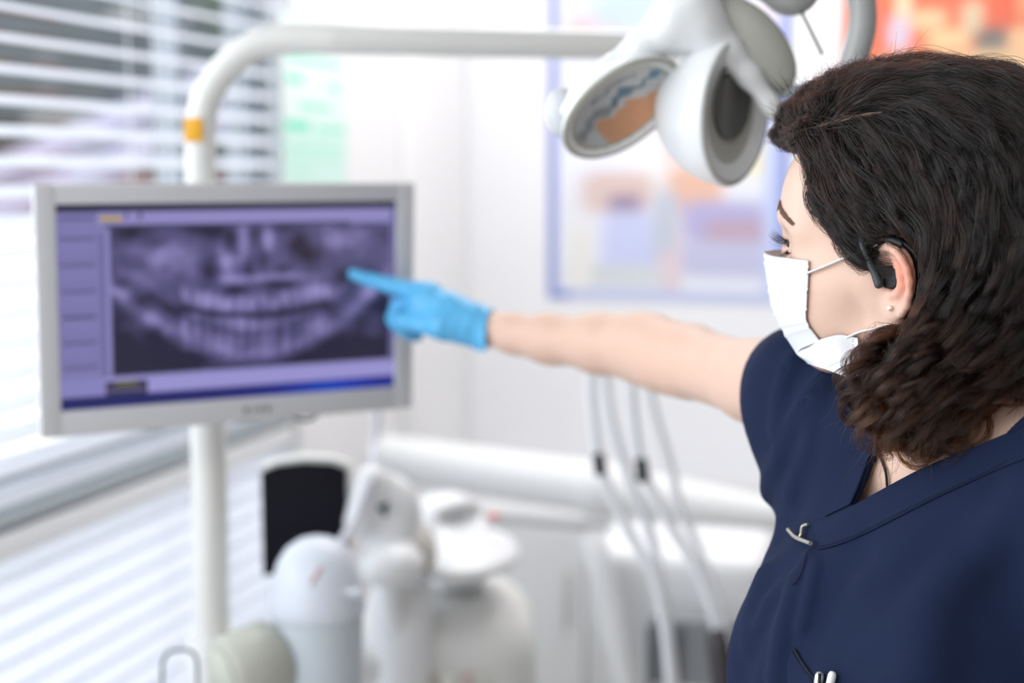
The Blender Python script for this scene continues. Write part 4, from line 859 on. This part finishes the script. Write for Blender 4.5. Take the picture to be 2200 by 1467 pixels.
# stitched side edge
sp = []
for k in range(15):
    i = 1+k*23//15; p = G[i, 2]; sp.append(box_vf(p-np.array([0, .0010, 0]), (.0016, .0006, .0005)))
V, F_ = join(sp); mesh_obj('edge_stitching', V, F_, mat('stitch_grey', (206, 208, 214), .8), maskp, False)
m_loop = mat('elastic_white', (244, 244, 248), .7)
def onhead(pts, off, n=30):
    H = march(f_headneck, [p[0] for p in pts], [p[1] for p in pts]); H = H+grad(f_headneck, H)*off; return spline(H, n)
tube('ear_loop', onhead([(1738, 588), (1775, 573), (1815, 556), (1850, 542), (1872, 533), (1888, 524)], .0030), .0021, m_loop, maskp, 10, None, .45)
lo2 = march(f_headneck, [1822, 1850, 1885], [722, 711, 703]); lo2 = lo2+grad(f_headneck, lo2)*.003
tube('ear_loop', spline([*lo2, at(1925, 692, lo2[2][1]-.008), at(1950, 685, lo2[2][1]-.004), at(1972, 672, lo2[2][1]+.008)], 30), .0021, m_loop, maskp, 10, None, .45)
# ------------------------------------------------------------------ earring, earpiece, cable, necklace
def ew_(px, py, off): return E0+ep(px, py, off)@EB
V, F_ = lathe_vf([(.0001, -.002), (.0015, -.0018), (.0023, 0), (.0019, .0014), (.0001, .0022)], (0, 0, 0), 24, EN); mesh_obj('pearl_earring', V+ew_(1921, 662, .0048), F_, mat('pearl', (238, 236, 214), .15, coat=.8, metal=.2), person)
m_ear = mat('earpiece_black', (18, 19, 22), .5, spec=.3); m_ear2 = mat('earpiece_grey', (46, 52, 56), .45)
prt = tube('earpiece', spline([ew_(1878, 507, .015), ew_(1884, 528, .0165), ew_(1891, 560, .0130), ew_(1899, 590, .0095), ew_(1907, 618, .0085)], 24), np.r_[[.0022]*10, np.linspace(.0022, .0036, 10), [.0036]*3, [.002]], m_ear2, person, 12)
bp_ = [(1903, 571), (1918, 571), (1932, 577), (1938, 600), (1935, 616), (1922, 621), (1908, 618)]
V = np.array([ew_(a, b, .0055) for a, b in bp_]+[ew_(a, b, -.006) for a, b in bp_]); n = len(bp_)
o = mesh_obj('ear_bud', V, [list(range(n)), list(range(n, 2*n))[::-1]]+[[i, i+n, (i+1) % n+n, (i+1) % n] for i in range(n)], m_ear, prt, False)
bv = o.modifiers.new('bevel', 'BEVEL'); bv.width = .0012; bv.segments = 3
tube('ear_hook', spline([ew_(1876, 512, .014), ew_(1881, 501, .012), ew_(1892, 496, .009), ew_(1904, 501, .004), ew_(1922, 512, .0015), ew_(1944, 524, -.001), ew_(1962, 548, -.004), ew_(1974, 585, -.006)], 40), .0024, m_ear, prt, 12)
tube('ear_hook_sleeve', spline([ew_(1894, 519, .0055), ew_(1908, 513, .0055), ew_(1925, 515, .004), ew_(1940, 525, .001)], 20), .0026, m_ear2, prt, 12)
def onbody(pts, off, n=30, f=f_body):
    H = march(f, [p[0] for p in pts], [p[1] for p in pts]); H = H+grad(f, H)*off; return spline(H, n)
tube('earpiece_cable', onbody([(1880, 930), (1885, 950), (1897, 985), (1907, 1015), (1910, 1045)], .0022), .0011, m_ear, prt, 8)
m_gold = mat('gold', (222, 176, 104), .25, metal=1)
pts = onbody([(1892, 968), (1880, 1000), (1866, 1035), (1850, 1060), (1842, 1070)], .0012, 120); nk = person
V, F_ = join([lathe_vf([(.0001, -.0006), (.0006, 0), (.0001, .0006)], p, 6) for p in pts]); neckl = mesh_obj('necklace', V, F_, m_gold, person)
pp = onbody([(1843, 1068), (1838, 1076)], .0018, 5); V, F_ = join([lathe_vf([(.0001, -.0016), (.0016, 0), (.0001, .0016)], p+rng.normal(0, .0012, 3), 8) for p in np.repeat(pp, 2, 0)]); mesh_obj('pendant', V, F_, m_gold, neckl)
# ------------------------------------------------------------------ scrub details: bands, seams, toggle, pocket
def sheet_on(name, A_, B_, n, m_, off, thick, m, parent, f=f_outer, bulge=0):
    """a strip of cloth lying on the garment between two photo polylines"""
    a = spline(np.array(A_, float), n); b = spline(np.array(B_, float), n); t = np.linspace(0, 1, m_)
    g = a[:, None]*(1-t)[None, :, None]+b[:, None]*t[None, :, None]
    H = march(f, g[..., 0].ravel(), g[..., 1].ravel()); N_ = grad(f, H, .002); H = (H+N_*off).reshape(n, m_, 3)
    e = grid_obj(name, H, m, parent, None, 0)
    so = e.modifiers.new('thickness', 'SOLIDIFY'); so.thickness = thick; so.offset = 0; return e
sheet_on('neck_band', [(1744, 1122), (1790, 1108), (1830, 1090), (1880, 1062), (1985, 1006), (2080, 966), (2155, 936), (2250, 900)], [(1762, 1182), (1800, 1172), (1850, 1152), (1900, 1128), (2010, 1072), (2100, 1030), (2168, 1000), (2256, 966)], 70, 14, .0008, .0016, m_navy, scrub)
sheet_on('neck_band', [(1829, 1084), (1846, 1046), (1866, 992), (1888, 936)], [(1776, 1110), (1800, 1066), (1826, 1010), (1852, 950)], 40, 12, .0010, .0014, m_navy, scrub)
m_st = mat('dark_seam', (14, 20, 36), .9)
def seam(name, pts, r, m, off=.0012, f=f_outer):
    H = march(f, [p[0] for p in pts], [p[1] for p in pts]); H = H+grad(f, H)*off; return tube(name, spline(H, 60), r, m, scrub, 6)
seam('seam', [(1776, 1110), (1800, 1066), (1826, 1010), (1846, 965)], .0006, m_st); seam('seam', [(1733, 1190), (1728, 1215), (1718, 1240), (1704, 1258)], .0005, m_st)
def stitches(pts, n, m, off):
    H = spline(np.array(pts, float), n); W_ = march(f_outer, H[:, 0], H[:, 1]); N_ = grad(f_outer, W_); W_ = W_+N_*off
    V, F_ = join([tube_vf(np.array([W_[i], W_[i]*.45+W_[i+1]*.55]), .00032, 5) for i in range(n-1)]); return mesh_obj('stitch_line', V, F_, m, scrub)
stitches([(1764, 1178), (1800, 1167), (1850, 1147), (1900, 1123), (2010, 1067), (2100, 1025), (2168, 995)], 110, m_st, .0026)
m_tog = mat('toggle_metal', (196, 192, 182), .3, metal=.8)
tg = onbody([(1744, 1130), (1732, 1136), (1729, 1152), (1722, 1164)], .004, 20, f_outer); tog = tube('toggle', tg, .0013, m_tog, scrub, 8)
tb = onbody([(1707, 1146), (1722, 1162), (1746, 1181)], .0062, 20, f_outer); tube('toggle_bar', tb, .0018, m_tog, tog, 10)
seam('pocket_edge', [(1708, 1394), (1722, 1418), (1742, 1446), (1764, 1476)], .0011, m_st, .0016)
sheet_on('pocket', [(1706, 1398), (1725, 1428), (1742, 1450), (1760, 1478)], [(1694, 1420), (1696, 1450), (1698, 1480), (1700, 1500)], 24, 8, .0018, .0014, m_navy, scrub)
for k, (px, py, r, c_, lab) in enumerate([(1770, 1448, .0035, (196, 198, 204), 'silver topped pen clipped in the chest pocket, nearer the pocket edge'), (1797, 1446, .0032, (226, 226, 230), 'white pen tip in the chest pocket, right of the silver one')]):
    h_ = march(f_outer, px, py)[0]+grad(f_outer, march(f_outer, px, py))[0]*.0045; ax_n = nrm((.12+.05*k, -.05, 1)); pn = empty('pen', tuple(h_)); tag(pn, lab, 'pen')
    V, F_ = lathe_vf([(.0001, -.09), (r*.8, -.088), (r, -.01), (r, -.002), (r*.7, .0005), (.0001, .0012)], h_, 20, ax_n); mesh_obj('barrel', V, F_, mat('pen_%d' % k, c_, .25, metal=.6 if k == 0 else 0), pn)
    if k == 0:
        V, F_ = box_vf(h_+np.array([-.001, -.004, -.012]), (.0022, .0012, .026)); mesh_obj('clip', V, F_, m_ear, pn)
# ------------------------------------------------------------------ hair
def lf(px, py, l): return w2h(hitplane(px, py, h2w((0, l, 0)), Lh))
hl = [lf(1690, 296, .034), lf(1722, 318, .048), lf(1742, 365, .054), lf(1748, 420, .057), lf(1768, 470, .060), lf(1800, 520, .064), lf(1834, 562, .066), lf(1862, 578, .067), lf(1884, 556, .068), lf(1905, 640, .068), lf(1950, 692, .066), lf(1888, 742, .060), lf(1868, 800, .055)]
hl2 = [(p[0], p[2]) for p in hl]
face_poly = [(hl2[0][0]+.02, hl2[0][1]+.012)]+hl2+[(hl2[-1][0]+.02, -.30), (.35, -.30), (.35, hl2[0][1]+.012)]
mass_caps = [((2020, 520, 1.130), (2040, 700, 1.090), .046, .040), ((2036, 722, 1.088), (1966, 828, 1.065), .034, .034), ((1958, 812, 1.065), (1902, 885, 1.060), .030, .021), ((1990, 790, 1.075), (2000, 888, 1.065), .040, .030),
             ((2120, 560, 1.11), (2105, 730, 1.08), .062, .050), ((2105, 730, 1.08), (2085, 835, 1.085), .050, .022), ((2240, 560, 1.09), (2260, 760, 1.10), .07, .045), ((1925, 780, 1.062), (1898, 822, 1.058), .016, .017)]
mc = [(at(*a), at(*b), ra, rb) for a, b, ra, rb in mass_caps]
def f_mass(P):
    Q = w2h(P)
    d = s_ell(Q, (-.016, -.004, .055), (.104, .094, .103))
    d = smin(d, s_ell(Q, (.034, -.014, .098), (.063, .064, .052)), .03)       # lift above the parting
    d = smin(d, s_ell(Q, (-.060, .0, .030), (.075, .095, .095)), .03)
    cut = s_poly(Q[:, [0, 2]], face_poly)
    top = np.clip((Q[:, 2]-.09)/.02, 0, 1); cut = cut+top*.010*np.clip((.03-Q[:, 1])/.03, 0, 1)
    d = smax(d, -(cut-.001), .006)
    for a, b, ra, rb in mc: d = smin(d, s_cap(P, a, b, ra, rb), .03)
    e = s_cap((P-E0)@EB.T, ep(1938, 560)+[0, 0, .004], ep(1922, 640)+[0, 0, .006], .0185, .016); d = smax(d, -e, .006)
    # parting
    return smax(d, -s_chain(P, PART, .004), .008) if PART is not None else d
PART = None
_pp = march(f_mass, [1735, 1765, 1800, 1850, 1893], [272, 264, 255, 243, 235]); _pp = _pp[~np.isnan(_pp[:, 0])]
PART = [(*p, r) for p, r in zip(_pp, [.003, .0045, .005, .0045, .003])]
flow = """1712,300,.1,1 1740,300,.3,1 1790,290,.4,1 1850,280,.7,.8 1900,270,1,.6 1960,280,1,.7 1745,345,.4,1 1765,390,.5,1 1800,400,.8,1 1860,400,.8,1 1930,380,.9,1 2000,350,.8,1 2080,320,.8,1 2160,320,.7,1
1765,440,.7,1 1800,470,1,.8 1850,480,1,.6 1900,470,1,.8 1960,470,.6,1 2030,480,.3,1 2100,480,.2,1 2170,480,.2,1 1850,545,1,.1 1880,525,1,.3 1930,500,.9,.8 1985,560,.2,1 2050,600,0,1 2130,620,-.1,1 1990,660,-.1,1 2050,700,-.2,1
2130,720,-.3,1 1950,720,-.5,1 1900,760,-.4,1 1960,800,-.3,1 2040,800,-.4,1 2120,800,-.5,.9 1880,850,-.2,1 1950,880,-.1,1 2020,880,-.2,1 2180,760,-.3,1
1715,235,.2,-1 1720,262,.1,-1 1760,225,.3,-1 1760,190,.6,-.7 1800,230,.4,-1 1800,180,.8,-.5 1850,220,.6,-.8 1850,165,1,-.3 1900,200,1,-.5 1900,140,1,-.15 1960,160,1,-.1 2040,170,1,.1 2100,200,1,.3 2160,230,1,.5 1950,215,1,-.1 2050,240,1,.3 2120,270,1,.6 1940,240,1,.2"""
FP = []; FD = []
for w in flow.split():
    a, b, dx, dy = map(float, w.split(',')); n_ = math.hypot(dx, dy); H = march(f_mass, [a, a+dx/n_*14], [b, b+dy/n_*14])
    if np.isnan(H).any() or np.linalg.norm(H[1]-H[0]) > .03: continue
    FP.append(H[0]); FD.append(nrm(H[1]-H[0]))
FP = np.array(FP); FD = np.array(FD)
q = w2h(FP); keep = (q[:, 1] > .02)
Pm = h2w(q[keep]*[1, -1, 1]); Dm = FD[keep]@HB.T; Dm = (Dm*[1, -1, 1])@HB
back = np.array([(-.10, 0, .12), (-.12, 0, .06), (-.12, .04, .03), (-.12, -.04, .03), (-.13, 0, -.02), (-.12, .05, -.05), (-.12, -.05, -.05), (-.11, 0, -.10), (0, -.03, .15), (-.05, -.04, .14), (.04, -.05, .12)])
bd = np.array([(-.9, 0, -.5), (-.4, 0, -1), (-.2, 0, -1), (-.2, 0, -1), (0, 0, -1), (.1, 0, -1), (.1, 0, -1), (.1, 0, -1), (-.6, -.8, 0), (-.8, -.5, -.2), (-.3, -.9, -.3)])
FP = np.r_[FP, Pm, h2w(back)]; FD = np.r_[FD, Dm, np.array([nrm(b@HB) for b in bd])]
def field(P):
    d2 = ((P[:, None]-FP[None])**2).sum(2); w = np.exp(-d2/(2*.013**2))+1e-5*np.exp(-d2/(2*.04**2))+1e-12; D = (w[..., None]*FD[None]).sum(1)/w.sum(1)[:, None]
    return D/(np.linalg.norm(D, axis=1)[:, None]+1e-9)
# locks: grown both ways along the flow from seeds spread over the hair surface
def ear_push(P):
    Q = (P-E0)@EB.T; c = (ep(1932, 560)+ep(1926, 645))/2; w = Q-c; e = np.array([.0230, .0365]); r = np.sqrt((w[:, 0]/e[0])**2+(w[:, 1]/e[1])**2); m = (r < 1) & (Q[:, 2] > -.004)
    W_ = w[:, :2]/np.maximum(r, .05)[:, None]; Q[m, 0] = (c[0]+W_[:, 0])[m]; Q[m, 1] = (c[1]+W_[:, 1])[m]; return E0+Q@EB
_cd = (np.array([0, 0, CZ])-E0)@EB.T; _cd = _cd/_cd[2]*.85
def in_ear(P):
    Q = (P-E0)@EB.T; Q = Q-np.clip(Q[:, 2:3], 0, 1)*_cd*np.array([1, 1, 0]); c = (ep(1932, 560)+ep(1926, 645))/2; w = Q-c
    return (np.sqrt((w[:, 0]/.0190)**2+(w[:, 1]/.0340)**2) < 1) & (Q[:, 2] > -.002)
def seeds(n, lo=1.25):
    out = []
    while sum(map(len, out)) < n:
        P = np.stack([rng.uniform(.20, .56, n*2), rng.uniform(.95, 1.32, n*2), rng.uniform(lo, 1.61, n*2)], 1); d = f_mass(P); P = P[np.abs(d) < .012]
        P = surf(P, f_mass, -.002, 2); out.append(P)
    return np.concatenate(out)[:n]
def grow(R, level, sgn, L, nst, root=False):
    P = R.copy(); n = len(P); pts = [P.copy()]; end = np.full(n, nst); alive = np.ones(n, bool); lim = 900+rng.normal(0, 24, n); D = field(P)*sgn
    for s in range(1, nst+1):
        D = D*.4+field(P)*sgn*.6; N_ = grad(f_mass, P, .002); D = D-N_*(D*N_).sum(1)[:, None]; D /= np.linalg.norm(D, axis=1)[:, None]+1e-9
        P = P+D*L; lv = level if not root else level+.020*np.clip((s-nst*.6)/(nst*.4), 0, 1)
        P = P-grad(f_mass, P, .002)*np.clip(f_mass(P)+lv, -.006, .006)[:, None]
        if s % 2: dh = f_head(P); P = P+grad(f_head, P, .002)*np.clip(.0025-dh, 0, .004)[:, None]
        P = ear_push(P)
        if not root:
            y = proj(P); lim2 = lim+25*np.exp(-((y[:, 0]-1990)/60)**2)-65*np.clip((y[:, 0]-2060)/80, 0, 1)
            done = alive & (y[:, 1] > lim2); end[done] = s; alive &= ~done
        pts.append(P.copy())
    return np.stack(pts, 1), end
NG = 1900
R_ = seeds(NG); lev = rng.random(NG)**1.2*.020-.003
ST = .0075
BK, _ = grow(R_, lev, -1, ST, 13, True); FW, FE = grow(R_, lev, 1, ST, 24)
M = 30; t = np.linspace(0, 1, M); allp = []; shade = []
for g in range(NG):
    e = max(FE[g], 3); e = min(e, int(rng.integers(12, 25))); path = np.r_[BK[g, ::-1], FW[g, 1:e+1]]; path = spline(path, 40)
    seg_ = np.linalg.norm(np.diff(path, axis=0), axis=1); ln = seg_.sum(); T = np.gradient(path, axis=0); T /= np.linalg.norm(T, axis=1)[:, None]+1e-9
    up_ = path-Hc; up_ /= np.linalg.norm(up_, axis=1)[:, None]; e1 = np.cross(T, up_); e1 /= np.linalg.norm(e1, axis=1)[:, None]+1e-9; e2 = np.cross(T, e1)
    _an = rng.uniform(0, PI); e1, e2 = e1*math.cos(_an)+e2*math.sin(_an), e2*math.cos(_an)-e1*math.sin(_an); s = np.linspace(0, ln, 40); q0 = w2h(R_[g]); front = float(np.clip((q0[0]-.015)/.03, 0, 1)*np.clip((.050-q0[1])/.02, 0, 1)*(q0[2] > .08)); low = np.clip((1.46-path[:, 2])/.11, 0, 1)
    lamb = rng.uniform(.042, .075)*(1-.6*front); ph = rng.uniform(0, 6.3); amp = (.0032+.0030*front+rng.uniform(.003, .009)*low)*np.clip(s/.03, 0, 1)
    wv = ph+2*PI*s/lamb; off = (np.cos(wv)*amp)[:, None]*e1+(np.sin(wv)*amp*.8)[:, None]*e2; bp2 = path+off
    nc = 32; r = rng.normal(0, 1, (nc, 2, 1)); ra_ = np.interp(s, [0, .03, ln*.7, ln+1e-3], [.0032, .0040, .0030, .0040])*(1-.45*low); fz = rng.normal(0, 1, (nc, 4, 1)); fa = .0006+.0006*low
    o2 = (r[:, 0]*ra_+fa*fz[:, 0]*np.sin(s*95+fz[:, 1]*3))[..., None]*e1+(r[:, 1]*ra_*.55+fa*fz[:, 2]*np.sin(s*120+fz[:, 3]*3))[..., None]*e2
    ch = bp2[None]+o2; idx = np.linspace(0, 1, M)[None]*39*rng.uniform(.78, 1., (nc, 1)); i0 = idx.astype(int).clip(0, 38); fq = (idx-i0)[..., None]; ar = np.arange(nc)[:, None]
    ch = ch[ar, i0]*(1-fq)+ch[ar, i0+1]*fq; allp.append(ch); shade.append(rng.uniform(-.4, 1.3)*.8+rng.random(nc)*.3)
allp = np.concatenate(allp); shade = list(np.concatenate(shade)); bad = in_ear(allp.reshape(-1, 3)).reshape(len(allp), M).any(1)
px_ = proj(allp.reshape(-1, 3)); Qa = w2h(allp.reshape(-1, 3)); fc = (s_poly(Qa[:, [0, 2]], face_poly) < -.006) & (Qa[:, 2] < .085) & (Qa[:, 2] > -.055); bad |= fc.reshape(len(allp), M).mean(1) > .04
_pl = spline(np.array(_pp), 60); _N = grad(f_mass, _pl, .003)
_ap = allp.reshape(-1, 3); _nr = np.linalg.norm(_ap-_pl[30], axis=1) < .05; _dd = np.full(len(_ap), 1.); _dd[_nr] = np.min(np.linalg.norm(_ap[_nr][:, None].astype(np.float32)-_pl[None].astype(np.float32), axis=2), axis=1)
bad |= (_dd < .0030).reshape(len(allp), M).any(1)
allp = list(allp[~bad]); shade = list(np.array(shade)[~bad])
# short frizz standing off the surface, and hairline down
NF = 1300; RF = seeds(NF); NFn = grad(f_mass, RF); RF = surf(RF, f_mass, .001, 2); FDn = field(RF)
for g in range(NF):
    n_ = NFn[g]; fd = FDn[g]; L = rng.uniform(.012, .034); q_ = np.linspace(0, 1, M)[:, None]; k = rng.normal(0, .25, 3); w_ = rng.uniform(160, 420); ss_ = np.linspace(0, L, M); e1 = np.cross(fd, n_)
    allp.append(RF[g]-n_*.003+fd*L*q_+n_*(L*.35*rng.random()*q_)+k*L*q_**2+(np.sin(ss_*w_)*.0020)[:, None]*e1*q_+(np.cos(ss_*w_)*.0016)[:, None]*n_*q_); shade.append(rng.random())
RG = seeds(5200, 1.5); qg = w2h(RG); RG = RG[(qg[:, 0] > .012) & (qg[:, 2] > .085)]; GN = grad(f_mass, RG); GF = field(RG)
for g in range(len(RG)):
    n_ = GN[g]; fd = GF[g]; L = rng.uniform(.015, .035); q_ = np.linspace(0, 1, M)[:, None]; w_ = rng.uniform(260, 520); ss_ = np.linspace(0, L, M); e1 = np.cross(fd, n_); A_ = rng.uniform(.0012, .003); ph = rng.uniform(0, 6)
    allp.append(RG[g]-n_*.004+fd*L*q_+n_*(L*.30*rng.random()*q_)+rng.normal(0, .2, 3)*L*q_**2+(np.sin(ss_*w_+ph)*A_)[:, None]*e1+(np.cos(ss_*w_+ph)*A_)[:, None]*n_); shade.append(rng.random())
# fine hairs along the hairline, swept back over the temple
hlp = spline(np.array([(1697, 300), (1716, 320), (1736, 365), (1744, 420), (1766, 472), (1798, 520), (1832, 562), (1864, 580)], float), 400)
NH = 1500; a = hlp[rng.integers(0, 400, NH)]+rng.normal(0, 2.5, (NH, 2)); f01 = (a[:, 1]-300)/280; d = np.stack([.55+.45*f01, .9-.80*f01], 1)+rng.normal(0, .15, (NH, 2)); u_ = rng.uniform(.014, .036, NH)
pxs = a[:, None]+d[:, None]*(u_[:, None, None]*2700*np.linspace(0, 1, 6)[None, :, None]); S_ = march(f_headneck, pxs[..., 0].ravel(), pxs[..., 1].ravel()); N_ = grad(f_head, np.nan_to_num(S_)); S_ = S_.reshape(NH, 6, 3)+N_.reshape(NH, 6, 3)*(np.linspace(.0003, .008, 6)[None, :]*rng.uniform(.5, 1.2, (NH, 1)))[..., None]
for k in range(NH):
    if np.isfinite(S_[k]).all() and np.abs(np.diff(S_[k], axis=0)).max() < .02: allp.append(spline(S_[k], M)); shade.append(rng.random())
allp = np.array(allp, np.float32); ok = np.isfinite(allp).all((1, 2)); allp = allp[ok]; shade = np.array(shade)[ok]
m_hair = bpy.data.materials.new('dark_brown_hair'); m_hair.use_nodes = True; nt = m_hair.node_tree
for n_ in list(nt.nodes): nt.nodes.remove(n_)
hb = nt.nodes.new('ShaderNodeBsdfHairPrincipled'); ou = nt.nodes.new('ShaderNodeOutputMaterial'); nt.links.new(hb.outputs[0], ou.inputs[0])
hb.parametrization = 'MELANIN'; hb.inputs['Melanin'].default_value = .86; hb.inputs['Melanin Redness'].default_value = .35; hb.inputs['Roughness'].default_value = .27; hb.inputs['Radial Roughness'].default_value = .42; hb.inputs['Random Roughness'].default_value = .2
at_ = nt.nodes.new('ShaderNodeAttribute'); at_.attribute_name = 'melanin'; nt.links.new(at_.outputs['Fac'], hb.inputs['Melanin'])
m_under = mat('hair_undercoat', (26, 19, 17), .65, spec=.2)
V, F_ = snet(lambda P: f_mass(P)+.0105, axgrid(.16, .62, .0035), axgrid(.9, 1.35, .0035), axgrid(1.24, 1.62, .0035))
hair = tag(mesh_obj('hair', V, F_, m_under, person), 'dark brown curly shoulder-length hair')
mesh_obj('parting_line', *tube_vf(_pl-nrm(_N.mean(0))*.0032, np.interp(np.linspace(0, 1, 60), [0, .2, .8, 1], [.0004, .0017, .0017, .0004]), 8), mat('scalp_tan', (124, 100, 84), .7), hair)
hc = bpy.data.hair_curves.new('hair_strands'); hc.add_curves([M]*len(allp)); hc.attributes['position'].data.foreach_set('vector', allp.ravel())
ra = hc.attributes.get('radius') or hc.attributes.new('radius', 'FLOAT', 'POINT'); ra.data.foreach_set('value', np.tile(np.interp(t, [0, .1, .6, 1], [.00011, .00014, .00012, .00004]), len(allp)).astype(np.float32))
tip = np.clip((allp[:, :, 2]-1.30)/(1.42-1.30), 0, 1); mel = np.clip(.70+.25*tip+(shade[:, None]-.5)*.16, .4, .985)
me_ = hc.attributes.new('melanin', 'FLOAT', 'POINT'); me_.data.foreach_set('value', mel.astype(np.float32).ravel())
hc.materials.append(m_hair); ho = bpy.data.objects.new('hair_strands', hc); C.objects.link(ho); ho.parent = hair; ho['kind'] = 'stuff'
